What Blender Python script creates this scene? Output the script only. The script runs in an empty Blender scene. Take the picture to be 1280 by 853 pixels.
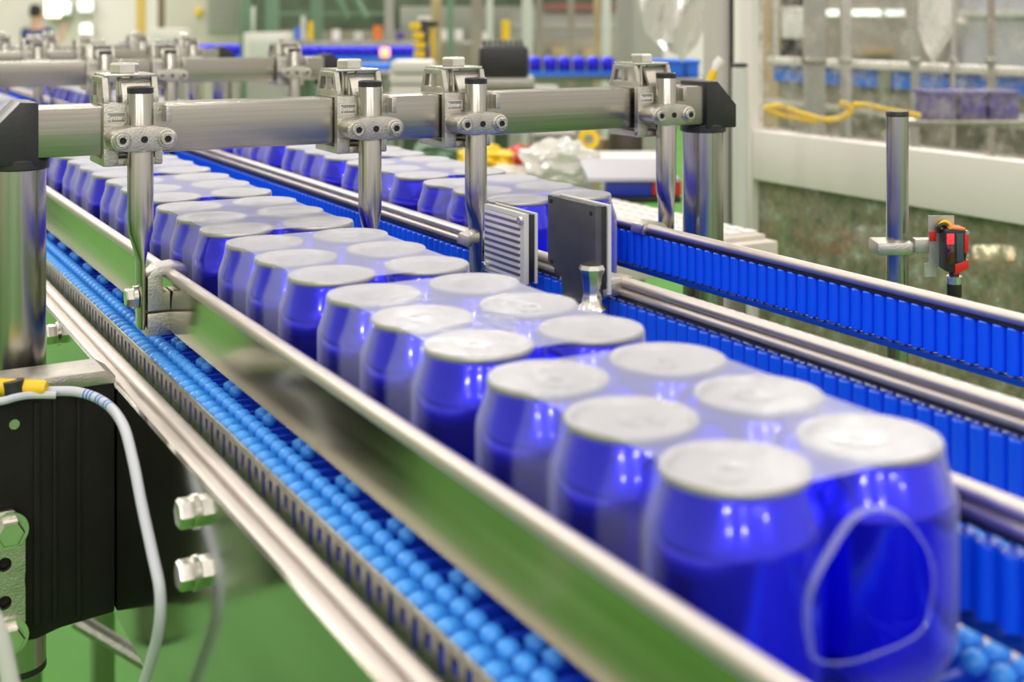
import bpy, bmesh, math, random
from mathutils import Vector, Matrix
random.seed(7)
C = bpy.context.scene.collection
R = math.radians
PI = math.pi

# ------------------------------------------------------------------ camera, world, lights
TH, F, Y0, CZ = 0.5096, 1620.0, 19.5, 0.252
cam = bpy.data.cameras.new('camera')
cam_o = bpy.data.objects.new('camera', cam); C.objects.link(cam_o)
cam_o.location = (0, 0, CZ); cam_o.rotation_euler = (PI / 2, 0, -TH)
cam.sensor_width = 36; cam.lens = 36 * F / 1280
cam.shift_y = -(426.5 - Y0) / 1280
cam.clip_start = 0.02; cam.clip_end = 200
cam.dof.use_dof = True; cam.dof.focus_distance = 1.03; cam.dof.aperture_fstop = 7.2
cam.dof.aperture_blades = 0
bpy.context.scene.camera = cam_o

world = bpy.data.worlds.new('hall_light'); bpy.context.scene.world = world
world.use_nodes = True
bg = world.node_tree.nodes['Background']
bg.inputs[0].default_value = (1.0, 0.95, 0.885, 1); bg.inputs[1].default_value = 0.80

def ceiling_and_fill_light(x, y, z, power, size):
    l = bpy.data.lights.new('ceiling_and_fill_lamp', 'AREA'); l.shape = 'DISK'; l.size = size; l.energy = power
    l.color = (1.0, 0.955, 0.89)
    o = bpy.data.objects.new('ceiling_and_fill_lamp', l); C.objects.link(o); o.location = (x, y, z)
for lx, ly in ((-1.6, -0.6), (0.6, -1.0), (2.6, -0.4), (-2.0, 2.2), (0.3, 2.4), (2.6, 2.6), (-1.5, 5.5), (1.5, 5.6), (4.6, 5.2), (0.5, 9.5), (4.5, 9.5)):
    ceiling_and_fill_light(lx, ly, 3.6, 18, 0.26)
for lx, ly in ((-3.0, 9.0), (-2.5, 13.5), (2.0, 14.0), (6.5, 13.5), (9.0, 9.0), (7.0, 4.0)):  # unseen broad fill lamps, added to brighten the back wall
    ceiling_and_fill_light(lx, ly, 4.2, 180, 2.4)
for lx, ly in ((-3.2, -6.5), (-6.5, -5.0), (-0.5, -8.0), (-8.5, -8.0), (-5.0, -10.5), (1.5, -11.0), (-10.5, -3.0)):
    ceiling_and_fill_light(lx, ly, 4.2, 95, 0.42)

sc = bpy.context.scene
sc.view_settings.view_transform = 'Standard'; sc.view_settings.look = 'None'
sc.view_settings.exposure = 0.22; sc.view_settings.gamma = 1.0
sc.view_settings.use_curve_mapping = False
sc.cycles.transparent_max_bounces = 24
sc.cycles.max_bounces = 8

FW = Vector((math.sin(TH), math.cos(TH), 0)); RT = Vector((math.cos(TH), -math.sin(TH), 0))
def at(u, v, d):
    """world point seen in direction (u, v) at depth d"""
    return Vector((0, 0, CZ)) + d * (FW + RT * ((u - 640) / F) - Vector((0, 0, (v - Y0) / F)))

# ------------------------------------------------------------------ materials
def new_mat(name):
    m = bpy.data.materials.new(name); m.use_nodes = True
    return m, m.node_tree.nodes, m.node_tree.links, m.node_tree.nodes['Principled BSDF']

def plain(name, col, rough=0.5, metal=0.0, var=0.0, vscale=20.0, bump=0.0, bscale=60.0, coat=0.0, spec=0.5, emit=None, estr=0.0, trans=0.0):
    m, N, L, B = new_mat(name)
    B.inputs['Base Color'].default_value = (*col, 1); B.inputs['Roughness'].default_value = rough
    B.inputs['Metallic'].default_value = metal; B.inputs['Coat Weight'].default_value = coat
    B.inputs['Coat Roughness'].default_value = 0.08
    B.inputs['Specular IOR Level'].default_value = spec
    B.inputs['Transmission Weight'].default_value = trans
    tc = N.new('ShaderNodeTexCoord')
    if var > 0:
        n = N.new('ShaderNodeTexNoise'); n.inputs['Scale'].default_value = vscale; n.inputs['Detail'].default_value = 4
        L.new(tc.outputs['Object'], n.inputs['Vector'])
        r = N.new('ShaderNodeValToRGB')
        r.color_ramp.elements[0].position = 0.3; r.color_ramp.elements[1].position = 0.7
        r.color_ramp.elements[0].color = (*[max(0, c * (1 - var)) for c in col], 1)
        r.color_ramp.elements[1].color = (*[min(1, c * (1 + var)) for c in col], 1)
        L.new(n.outputs['Fac'], r.inputs[0]); L.new(r.outputs[0], B.inputs['Base Color'])
    if bump > 0:
        n2 = N.new('ShaderNodeTexNoise'); n2.inputs['Scale'].default_value = bscale
        L.new(tc.outputs['Object'], n2.inputs['Vector'])
        b = N.new('ShaderNodeBump'); b.inputs['Strength'].default_value = bump; b.inputs['Distance'].default_value = 0.002
        L.new(n2.outputs['Fac'], b.inputs['Height']); L.new(b.outputs[0], B.inputs['Normal'])
    if emit:
        B.inputs['Emission Color'].default_value = (*emit, 1); B.inputs['Emission Strength'].default_value = estr
    return m

def brushed(name, col, r0, r1, scale, bump=0.12):
    """brushed stainless steel: fine grain stretched along one axis by the per-axis scale"""
    m, N, L, B = new_mat(name)
    B.inputs['Base Color'].default_value = (*col, 1); B.inputs['Metallic'].default_value = 1
    tc = N.new('ShaderNodeTexCoord'); mp = N.new('ShaderNodeMapping'); mp.inputs['Scale'].default_value = scale
    L.new(tc.outputs['Object'], mp.inputs[0])
    n = N.new('ShaderNodeTexNoise'); n.inputs['Scale'].default_value = 1; n.inputs['Detail'].default_value = 5
    L.new(mp.outputs[0], n.inputs['Vector'])
    mr = N.new('ShaderNodeMapRange'); mr.inputs['To Min'].default_value = r0; mr.inputs['To Max'].default_value = r1
    L.new(n.outputs['Fac'], mr.inputs[0]); L.new(mr.outputs[0], B.inputs['Roughness'])
    r = N.new('ShaderNodeValToRGB')
    r.color_ramp.elements[0].position = 0.3; r.color_ramp.elements[1].position = 0.72
    r.color_ramp.elements[0].color = (*[c * 0.88 for c in col], 1); r.color_ramp.elements[1].color = (*[min(1, c * 1.08) for c in col], 1)
    L.new(n.outputs['Fac'], r.inputs[0]); L.new(r.outputs[0], B.inputs['Base Color'])
    if bump:
        b = N.new('ShaderNodeBump'); b.inputs['Strength'].default_value = bump; b.inputs['Distance'].default_value = 0.0004
        L.new(n.outputs['Fac'], b.inputs['Height']); L.new(b.outputs[0], B.inputs['Normal'])
    return m

def film_mat(name, lo, hi, white=(0.86, 0.87, 0.95), gloss=0.45, attr=False):
    m, N, L, B = new_mat(name)
    N.remove(B)
    out = [n for n in N if n.type == 'OUTPUT_MATERIAL'][0]
    tr = N.new('ShaderNodeBsdfTransparent'); df = N.new('ShaderNodeBsdfDiffuse'); df.inputs[0].default_value = (*white, 1)
    tl = N.new('ShaderNodeBsdfTranslucent'); tl.inputs[0].default_value = (*white, 1)
    gl = N.new('ShaderNodeBsdfGlossy'); gl.inputs['Roughness'].default_value = 0.13
    tc = N.new('ShaderNodeTexCoord'); mp = N.new('ShaderNodeMapping'); mp.inputs['Scale'].default_value = (60, 60, 14)
    L.new(tc.outputs['Object'], mp.inputs[0])
    n = N.new('ShaderNodeTexNoise'); n.inputs['Scale'].default_value = 1.6; n.inputs['Detail'].default_value = 3
    L.new(mp.outputs[0], n.inputs['Vector'])
    b = N.new('ShaderNodeBump'); b.inputs['Strength'].default_value = 0.55; b.inputs['Distance'].default_value = 0.0012
    L.new(n.outputs['Fac'], b.inputs['Height']); L.new(b.outputs[0], gl.inputs['Normal'])
    lw = N.new('ShaderNodeLayerWeight'); lw.inputs['Blend'].default_value = 0.5
    mr = N.new('ShaderNodeMapRange'); mr.inputs['To Min'].default_value = lo; mr.inputs['To Max'].default_value = hi
    mr.inputs['From Min'].default_value = 0.35 if attr else 0.15; mr.inputs['From Max'].default_value = 0.98 if attr else 0.9
    L.new(lw.outputs['Facing'], mr.inputs[0])
    m0 = N.new('ShaderNodeMixShader'); m0.inputs[0].default_value = 0.35
    L.new(df.outputs[0], m0.inputs[1]); L.new(tl.outputs[0], m0.inputs[2])
    m1 = N.new('ShaderNodeMixShader'); m1.inputs[0].default_value = gloss
    L.new(m0.outputs[0], m1.inputs[1]); L.new(gl.outputs[0], m1.inputs[2])
    m2 = N.new('ShaderNodeMixShader')
    if attr:   # film stretched over a gap is milky, film clinging to a can is clear
        at_ = N.new('ShaderNodeAttribute'); at_.attribute_name = 'haze'
        mu = N.new('ShaderNodeMath'); mu.operation = 'MULTIPLY'
        L.new(at_.outputs['Fac'], mu.inputs[0]); L.new(mr.outputs[0], mu.inputs[1]); L.new(mu.outputs[0], m2.inputs[0])
    else: L.new(mr.outputs[0], m2.inputs[0])
    L.new(tr.outputs[0], m2.inputs[1]); L.new(m1.outputs[0], m2.inputs[2])
    L.new(m2.outputs[0], out.inputs[0])
    return m

M = {}
M['steel_x'] = brushed('brushed_steel_bar', (0.40, 0.375, 0.33), 0.17, 0.32, (4, 90, 420))
M['steel_y'] = brushed('brushed_steel_rail', (0.66, 0.60, 0.555), 0.42, 0.58, (300, 3, 300))
M['steel_z'] = brushed('brushed_steel_post', (0.46, 0.44, 0.40), 0.16, 0.30, (420, 420, 3))
M['panel'] = brushed('polished_guard_steel', (0.50, 0.48, 0.38), 0.12, 0.20, (40, 3, 120), 0.06)
M['plate'] = brushed('mirror_polished_plate', (0.52, 0.52, 0.49), 0.09, 0.17, (10, 4, 30), 0.02)
M['cast'] = plain('cast_steel', (0.55, 0.52, 0.46), 0.36, 1.0, 0.12, 90, 0.25, 700)
M['bolt'] = plain('bolt_steel', (0.74, 0.71, 0.65), 0.22, 1.0, 0.08, 120)
M['slot'] = plain('slotted_strip_steel', (0.42, 0.41, 0.37), 0.42, 1.0, 0.2, 150, 0.2, 300)
M['black'] = plain('black_plastic', (0.018, 0.018, 0.019), 0.38, 0, 0.25, 50, 0.08, 300)
M['blackblk'] = plain('black_bracket_plastic', (0.010, 0.008, 0.007), 0.5, 0, 0.3, 30, 0.1, 500, spec=0.25)
M['hole'] = plain('dark_recess', (0.01, 0.01, 0.01), 0.8)
M['can'] = plain('blue_can_lacquer', (0.018, 0.016, 0.92), 0.20, 0.86, 0.04, 40, coat=0.8)
M['lid'] = plain('can_end_aluminium', (0.50, 0.485, 0.46), 0.42, 0.75, 0.05, 200)
M['tab'] = plain('can_tab_aluminium', (0.80, 0.79, 0.77), 0.25, 1.0)
M['film'] = film_mat('shrink_film', 0.03, 0.95, (0.66, 0.67, 0.76), 0.10, True)
M['filmrim'] = film_mat('shrink_film_edge', 0.22, 0.6)
M['roller'] = plain('blue_roller_plastic', (0.002, 0.115, 1.0), 0.34, 0, 0.06, 40, spec=0.6)
M['bead'] = plain('light_blue_bead_plastic', (0.06, 0.38, 1.0), 0.3, 0, 0.05, 90, spec=0.6)
M['belt'] = plain('blue_belt_plastic', (0.004, 0.06, 0.60), 0.45, 0, 0.15, 60)
M['bluerod'] = plain('dark_blue_strip', (0.004, 0.06, 0.35), 0.4)
M['cable'] = plain('pale_grey_cable', (0.55, 0.56, 0.62), 0.4)
M['yellow'] = plain('yellow_sleeve', (0.85, 0.55, 0.01), 0.4)
M['blueink'] = plain('blue_print', (0.05, 0.2, 0.6), 0.5)
M['white'] = plain('white_paint', (0.77, 0.72, 0.67), 0.42, 0, 0.03, 3)
M['greypaint'] = plain('grey_paint', (0.36, 0.345, 0.32), 0.5, 0, 0.06, 4)
M['palegrey'] = plain('pale_grey_paint', (0.62, 0.62, 0.58), 0.5, 0, 0.05, 3)
M['red'] = plain('red_plastic', (0.62, 0.022, 0.012), 0.32)
M['redlens'] = plain('dark_red_lens', (0.06, 0.004, 0.004), 0.1, coat=1)
M['redlit'] = plain('lit_red_window', (0.8, 0.02, 0.02), 0.2, emit=(1.0, 0.03, 0.05), estr=1.2)
M['label'] = plain('dark_sensor_label', (0.05, 0.07, 0.08), 0.4, 0, 0.6, 900)
M['orange'] = plain('orange_plastic', (0.85, 0.2, 0.02), 0.4)
M['floor'] = plain('green_epoxy_floor', (0.070, 0.245, 0.030), 0.5, 0, 0.16, 1.6, spec=0.2)
M['wall'] = plain('warm_white_wall', (0.82, 0.755, 0.715), 0.7, 0, 0.03, 0.5)
M['green'] = plain('green_steelwork', (0.16, 0.26, 0.17), 0.5, 0, 0.15, 3)
M['darkgreen'] = plain('dark_green_machine', (0.09, 0.12, 0.075), 0.6, 0, 0.4, 3)
M['brownwall'] = plain('brown_grey_panel', (0.30, 0.26, 0.215), 0.6, 0, 0.3, 2.5)
M['tan'] = plain('tan_panel', (0.48, 0.36, 0.20), 0.6, 0, 0.3, 5)
M['matte_blue'] = plain('blue_plastic_band', (0.02, 0.19, 0.88), 0.4, 0, 0.1, 6)
M['beigemat'] = plain('beige_mat', (0.62, 0.57, 0.49), 0.6, 0, 0.08, 60)
M['paper'] = plain('white_sheet', (0.80, 0.77, 0.74), 0.6, 0, 0.04, 8)
M['lamp'] = plain('lit_lamp', (1, 0.95, 0.8), 0.5, emit=(1.0, 0.86, 0.52), estr=2.6)
M['lampc'] = plain('lit_lamp_cool', (0.9, 1, 0.92), 0.5, emit=(0.88, 1.0, 0.9), estr=1.1)
M['lampf'] = plain('lit_lamp_far', (1, 0.95, 0.8), 0.5, emit=(1.0, 0.9, 0.6), estr=3.0)
M['skin'] = plain('skin', (0.55, 0.33, 0.23), 0.6)
M['shirt'] = plain('navy_shirt', (0.03, 0.055, 0.17), 0.8, 0, 0.2, 8)
M['trouser'] = plain('dark_trousers', (0.03, 0.03, 0.04), 0.8)
M['hair'] = plain('black_hair', (0.015, 0.012, 0.012), 0.6)
M['purple'] = plain('violet_crate_plastic', (0.09, 0.065, 0.30), 0.5, 0, 0.55, 40)
M['bag'] = film_mat('clear_bag_film', 0.72, 0.95, (0.88, 0.86, 0.80), 0.25)

def stripes_mat():
    m, N, L, B = new_mat('retroreflective_lens')
    tc = N.new('ShaderNodeTexCoord'); w = N.new('ShaderNodeTexWave'); w.bands_direction = 'Z'
    w.inputs['Scale'].default_value = 62; w.inputs['Distortion'].default_value = 0.1
    L.new(tc.outputs['Object'], w.inputs['Vector'])
    r = N.new('ShaderNodeValToRGB')
    r.color_ramp.elements[0].position = 0.30; r.color_ramp.elements[0].color = (0.16, 0.14, 0.14, 1)
    r.color_ramp.elements[1].position = 0.62; r.color_ramp.elements[1].color = (0.86, 0.84, 0.85, 1)
    L.new(w.outputs['Fac'], r.inputs[0]); L.new(r.outputs[0], B.inputs['Base Color'])
    B.inputs['Roughness'].default_value = 0.3; B.inputs['Metallic'].default_value = 0.25; B.inputs['Coat Weight'].default_value = 0.5
    return m
M['retro'] = stripes_mat()

def mottled_mat():
    """hammered sheet: reflections painted in as grey-green, brown and pale flecks"""
    m, N, L, B = new_mat('reflection_flecked_sheet')
    tc = N.new('ShaderNodeTexCoord')
    n = N.new('ShaderNodeTexNoise'); n.inputs['Scale'].default_value = 16; n.inputs['Detail'].default_value = 7; n.inputs['Roughness'].default_value = 0.75
    L.new(tc.outputs['Object'], n.inputs['Vector'])
    r = N.new('ShaderNodeValToRGB'); e = r.color_ramp.elements
    e[0].position = 0.32; e[0].color = (0.07, 0.075, 0.05, 1); e[1].position = 0.72; e[1].color = (0.62, 0.60, 0.52, 1)
    x = e.new(0.44); x.color = (0.17, 0.20, 0.13, 1); x = e.new(0.53); x.color = (0.24, 0.22, 0.15, 1); x = e.new(0.60); x.color = (0.30, 0.34, 0.26, 1)
    L.new(n.outputs['Fac'], r.inputs[0]); L.new(r.outputs[0], B.inputs['Base Color'])
    b = N.new('ShaderNodeBump'); b.inputs['Strength'].default_value = 0.6; b.inputs['Distance'].default_value = 0.01
    L.new(n.outputs['Fac'], b.inputs['Height']); L.new(b.outputs[0], B.inputs['Normal'])
    B.inputs['Roughness'].default_value = 0.35; B.inputs['Metallic'].default_value = 0.3
    return m
M['mottled'] = mottled_mat()

# ------------------------------------------------------------------ mesh helpers
class MB:
    def __init__(s): s.v = []; s.f = []
    def add(s, vs, fs):
        o = len(s.v); s.v += [tuple(v) for v in vs]; s.f += [tuple(i + o for i in f) for f in fs]; return s
    def box(s, x0, x1, y0, y1, z0, z1, bev=0.0):
        if bev <= 0:
            return s.add([(x0,y0,z0),(x1,y0,z0),(x1,y1,z0),(x0,y1,z0),(x0,y0,z1),(x1,y0,z1),(x1,y1,z1),(x0,y1,z1)],
                  [(0,3,2,1),(4,5,6,7),(0,1,5,4),(1,2,6,5),(2,3,7,6),(3,0,4,7)])
        bm = bmesh.new(); bmesh.ops.create_cube(bm, size=1)
        for v in bm.verts: v.co = Vector(((x0+x1)/2 + v.co.x*(x1-x0), (y0+y1)/2 + v.co.y*(y1-y0), (z0+z1)/2 + v.co.z*(z1-z0)))
        bmesh.ops.bevel(bm, geom=bm.edges[:], offset=bev, segments=2, affect='EDGES', profile=0.6)
        return s.take(bm)
    def take(s, bm):
        bm.verts.index_update()
        s.add([v.co[:] for v in bm.verts], [[v.index for v in f.verts] for f in bm.faces]); bm.free(); return s
    def prism(s, poly, axis, a, b, bev=0.0):
        """poly in the two other axes (in xyz order), extruded along axis from a to b"""
        def p(q, t):
            return (t, q[0], q[1]) if axis == 'x' else (q[0], t, q[1]) if axis == 'y' else (q[0], q[1], t)
        n = len(poly); bm = bmesh.new()
        A = [bm.verts.new(p(q, a)) for q in poly]; B_ = [bm.verts.new(p(q, b)) for q in poly]
        bm.faces.new(A); bm.faces.new(B_[::-1])
        for i in range(n): bm.faces.new((A[i], B_[i], B_[(i+1) % n], A[(i+1) % n]))
        bmesh.ops.recalc_face_normals(bm, faces=bm.faces[:])
        if bev > 0: bmesh.ops.bevel(bm, geom=bm.edges[:], offset=bev, segments=2, affect='EDGES', profile=0.6)
        return s.take(bm)
    def lathe(s, prof, n=24, c=(0,0,0), axis='z', cap0=True, cap1=True):
        vs, fs = [], []
        for r, h in prof:
            for i in range(n):
                a = 2*PI*i/n; x, y = r*math.cos(a), r*math.sin(a)
                vs.append((c[0]+x, c[1]+y, c[2]+h) if axis == 'z' else (c[0]+x, c[1]+h, c[2]-y) if axis == 'y' else (c[0]+h, c[1]+x, c[2]+y))
        for j in range(len(prof)-1):
            for i in range(n):
                fs.append((j*n+i, j*n+(i+1) % n, (j+1)*n+(i+1) % n, (j+1)*n+i))
        if cap0: fs.append(tuple(range(n))[::-1])
        if cap1: fs.append(tuple((len(prof)-1)*n+i for i in range(n)))
        return s.add(vs, fs)
    def cyl(s, c, r, h, axis='z', n=24, bev=0.0):
        if bev: return s.lathe([(r-bev, 0), (r, bev), (r, h-bev), (r-bev, h)], n, c, axis)
        return s.lathe([(r, 0), (r, h)], n, c, axis)
    def hexa(s, c, r, h, axis='z'):
        return s.lathe([(r*.93, 0), (r, h*.08), (r, h*.82), (r*.88, h)], 6, c, axis)
    def tube(s, pts, r, n=12, cap=True):
        pts = [Vector(p) for p in pts]; m = len(pts)
        rr = r if isinstance(r, (list, tuple)) else [r]*m
        vs, fs = [], []; up = None
        for k in range(m):
            t = (pts[min(k+1, m-1)] - pts[max(k-1, 0)]).normalized()
            if up is None:
                up = Vector((0, 0, 1)) if abs(t.z) < .9 else Vector((1, 0, 0))
            a = t.cross(up).normalized(); b = a.cross(t).normalized(); up = b
            for i in range(n):
                q = pts[k] + a*rr[k]*math.cos(2*PI*i/n) + b*rr[k]*math.sin(2*PI*i/n); vs.append(q)
        for k in range(m-1):
            for i in range(n): fs.append((k*n+i, k*n+(i+1) % n, (k+1)*n+(i+1) % n, (k+1)*n+i))
        if cap: fs += [tuple(range(n))[::-1], tuple((m-1)*n+i for i in range(n))]
        return s.add(vs, fs)
    def loft(s, rings):
        n = len(rings[0]); vs = [p for r_ in rings for p in r_]; fs = []
        for k in range(len(rings)-1):
            for i in range(n): fs.append((k*n+i, k*n+(i+1) % n, (k+1)*n+(i+1) % n, (k+1)*n+i))
        fs += [tuple(range(n))[::-1], tuple((len(rings)-1)*n+i for i in range(n))]
        return s.add(vs, fs)
    def mesh(s, name, mat, smooth=35):
        me = bpy.data.meshes.new(name); me.from_pydata(s.v, [], s.f)
        if mat is not None: me.materials.append(M[mat] if isinstance(mat, str) else mat)
        if smooth:
            me.polygons.foreach_set('use_smooth', [True]*len(me.polygons)); me.set_sharp_from_angle(angle=R(smooth))
        me.update(); return me
    def build(s, name, mat, parent=None, smooth=35):
        return link(name, s.mesh(name, mat, smooth), parent)

def link(name, me, parent=None, loc=None):
    o = bpy.data.objects.new(name, me); C.objects.link(o)
    if parent is not None: o.parent = parent
    if loc is not None: o.location = loc
    return o
def tag(o, label=None, cat=None, group=None, kind=None):
    if label: o['label'] = label
    if cat: o['category'] = cat
    if group: o['group'] = group
    if kind: o['kind'] = kind
    return o
def thing(name, label, cat, loc=(0, 0, 0), rz=0.0, group=None):
    o = link(name, None, None, loc); o.rotation_euler.z = rz; o.empty_display_size = 0.02
    return tag(o, label, cat, group)
def dup(o, parent=None):
    c = o.copy(); C.objects.link(c); c.parent = parent
    for ch in list(o.children): dup(ch, c)
    return c
def smooth_path(pts, k=8):
    P = [Vector(p) for p in pts]; P = [P[0]*2-P[1]] + P + [P[-1]*2-P[-2]]; out = []
    for i in range(1, len(P)-2):
        for j in range(k):
            t = j/k; a, b, c, d = P[i-1:i+3]
            out.append(0.5*((2*b) + (c-a)*t + (2*a-5*b+4*c-d)*t*t + (3*b-a-3*c+d)*t**3))
    out.append(P[-2]); return out
NTH = ['front', 'second', 'third', 'fourth', 'fifth', 'sixth', 'seventh', 'eighth', 'ninth', 'tenth', 'eleventh', 'twelfth', 'thirteenth', 'fourteenth', 'fifteenth']

# ------------------------------------------------------------------ the hall
FZ = -1.30
tag(MB().box(-16, 22, -14, 24, FZ-0.1, FZ).build('floor', 'floor', smooth=0), kind='structure')
def wall(name, a, b, h, mat):
    a, b = Vector(a), Vector(b); d = (b-a).normalized(); n = Vector((-d.y, d.x))*0.1
    tag(MB().prism([a[:], b[:], (b+n)[:], (a+n)[:]], 'z', FZ, h).build(name, mat, smooth=0), kind='structure')
pa, pb = at(-1400, 20, 19), at(2200, 20, 19)
wall('wall_back', pa.xy, pb.xy, 6.0, 'wall')
wall('wall_left', pa.xy, (-9.0, -6.0), 6.0, 'wall')

# ------------------------------------------------------------------ conveyor frames, guides and belts
YN, YF = -0.12, 6.0
def extr(prof, y0, y1):  # closed profile in x,z along y
    return MB().prism(prof, 'y', y0, y1)
def rail_profile(cx, zt, w=0.0085, h=0.014, double=True):
    """a rounded rail section, with a groove at mid height when double"""
    pts = []
    hs = [(zt-h/4, h/4), (zt-3*h/4, h/4)] if double else [(zt-h/2, h/2)]
    for zc, r in hs:
        for i in range(7):
            a = PI/2 - PI*i/6; pts.append((cx + (w/2)*math.cos(a)*1.0 + 0.0006, zc + r*math.sin(a)))
    for zc, r in hs[::-1]:
        for i in range(7):
            a = -PI/2 - PI*i/6; pts.append((cx + (w/2)*math.cos(a) - 0.0006, zc + r*math.sin(a)))
    return pts

def conveyor(label, xl, xr, with_strip, name='conveyor_frame'):
    t = thing(name, label, 'conveyor', ((xl+xr)/2, 0, FZ))
    ox = (xl+xr)/2
    def put(mb, nm, mat, sm=35):
        o = mb.build(nm, mat, t, sm); o.location = (-ox, 0, -FZ); return o
    put(MB().box(xl-0.0015, xl+0.0015, YN, YF, -0.173, -0.012), 'side_plate', 'plate', 0)
    put(MB().box(xr-0.0015, xr+0.0015, YN, YF, -0.173, -0.012), 'side_plate', 'plate', 0)
    for cx in (xl+0.0058, xl+0.0172):
        put(MB().tube([(cx, YN, -0.0160), (cx, YF, -0.0160)], 0.0060, 16), 'edge_rod', 'steel_y')
    for cx in (xr-0.0058, xr-0.0172):
        put(MB().tube([(cx, YN, -0.0160), (cx, YF, -0.0160)], 0.0060, 16), 'edge_rod', 'steel_y')
    put(MB().box(xl+0.03, xr-0.03, YN, YF, -0.060, -0.018), 'belt_track', 'slot', 0)
    for yy in (2.6, 4.8):
        for xx in (xl+0.045, xr-0.045):
            put(MB().box(xx-0.02, xx+0.02, yy-0.02, yy+0.02, FZ, -0.06, 0.003), 'leg', 'steel_z')
    if with_strip:
        # slotted strip: a plate with a real row of slots, tall and short by turns
        x0, x1 = xl+0.0270, xl+0.0285; p = 0.0125; n = int((3.6-YN)/p)
        mb = MB(); zt, zb = 0.0005, -0.030
        for k in range(n):
            ya = YN + k*p; sa, sb = ya+0.0032, ya+0.0090
            za, zc = (-0.0025, -0.0180) if k % 2 else (-0.0035, -0.0120)
            for x, fl in ((x0, 0), (x1, 1)):
                V = [(x,ya,zt),(x,ya+p,zt),(x,ya+p,zb),(x,ya,zb),(x,sa,za),(x,sb,za),(x,sb,zc),(x,sa,zc)]
                Fs = [(0,1,5,4),(1,2,6,5),(2,3,7,6),(3,0,4,7)]
                mb.add(V, [f[::-1] for f in Fs] if fl else Fs)
            mb.add([(x0,sa,za),(x0,sb,za),(x0,sb,zc),(x0,sa,zc),(x1,sa,za),(x1,sb,za),(x1,sb,zc),(x1,sa,zc)],
                   [(0,4,5,1),(1,5,6,2),(2,6,7,3),(3,7,4,0)])
            mb.add([(x0,ya,zt),(x0,ya+p,zt),(x1,ya+p,zt),(x1,ya,zt)], [(0,1,2,3)])
        put(mb, 'slotted_strip', 'slot', 0)
        for by, bz in ((0.735, -0.0315), (0.735, -0.0665), (1.165, -0.022), (1.165, -0.060), (0.35, -0.075)):
            b = put(MB().cyl((xl-0.0035, by, bz), 0.0100, 0.003, 'x', 24, 0.0005), 'washer', 'bolt')
            h = put(MB().hexa((xl-0.0035, by, bz), 0.0088, -0.0080, 'x'), 'hex_bolt', 'bolt')
    return t
conveyor('polished steel frame of the conveyor lane nearest the camera', 0.2045, 0.447, True)
conveyor('steel frame of the second conveyor lane behind the first', 0.492, 0.722, False)

def ico_mesh(name, sx, sy, sz, mat, sub=2):
    bm = bmesh.new(); bmesh.ops.create_icosphere(bm, subdivisions=sub, radius=1)
    for v in bm.verts: v.co = Vector((v.co.x*sx, v.co.y*sy, v.co.z*sz))
    mb = MB().take(bm); return mb.mesh(name, mat, 180)
bead_round = ico_mesh('bead', 0.0055, 0.0056, 0.0054, 'bead')
bead_long = ico_mesh('bead', 0.0072, 0.0054, 0.0054, 'bead')
bead_low = ico_mesh('bead', 0.0055, 0.0056, 0.0054, 'bead', 1)

def belt(label, x0, x1, singles, yf):
    t = thing('roller_belt', label, 'belt', (0, 0, -0.006))
    # base links: one ribbed strip, ribs across the belt under each bead row
    MB().box(x0, x1, YN, YF, -0.011, -0.0055).build('belt_base', 'belt', t, 0)
    ribs = MB(); p = 0.0140
    ncol = int((x1-x0)/0.0128); cols = [x0+0.0075 + i*(x1-x0-0.015)/(ncol-1) for i in range(ncol)]
    rest = MB(); bl = [(v.co.copy()) for v in bead_low.vertices]; fl = [tuple(q.vertices) for q in bead_low.polygons]
    ny = int((yf-YN)/p)
    for k in range(ny):
        y = YN + 0.004 + k*p
        ribs.box(x0+0.001, x1-0.001, y-0.0022, y+0.0022, -0.0058, -0.0008)
        for i, x in enumerate(cols):
            if 2 <= i < ncol-2 and not (i == 2 and k % 5 in (0, 1)): continue
            if singles_test(singles, i, ncol, y):
                link('bead', bead_long if i in (0, ncol-1) else bead_round, t, (x, y, 0.0008))
            else:
                rest.add([v + Vector((x, y, 0.0008)) for v in bl], fl)
    tag(ribs.build('link_rib', 'belt', t, 0), kind='stuff')
    tag(rest.build('bead_field', 'bead', t, 180), kind='stuff')
    return t
def singles_test(s, i, n, y):
    for a, b, y0, y1 in s:
        ii = i if a >= 0 else i-n
        if a <= ii <= b and y0 <= y <= y1: return True
    return False
belt('blue roller-bead belt under the cans of the near lane', 0.2335, 0.432, [(0, 1, 0.42, 2.0), (-2, -1, 0.24, 0.60)], 3.6)
belt('blue roller-bead belt of the second lane, mostly hidden by its guides', 0.502, 0.712, [(-2, -1, 0.5, 1.1)], 3.2)

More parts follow.
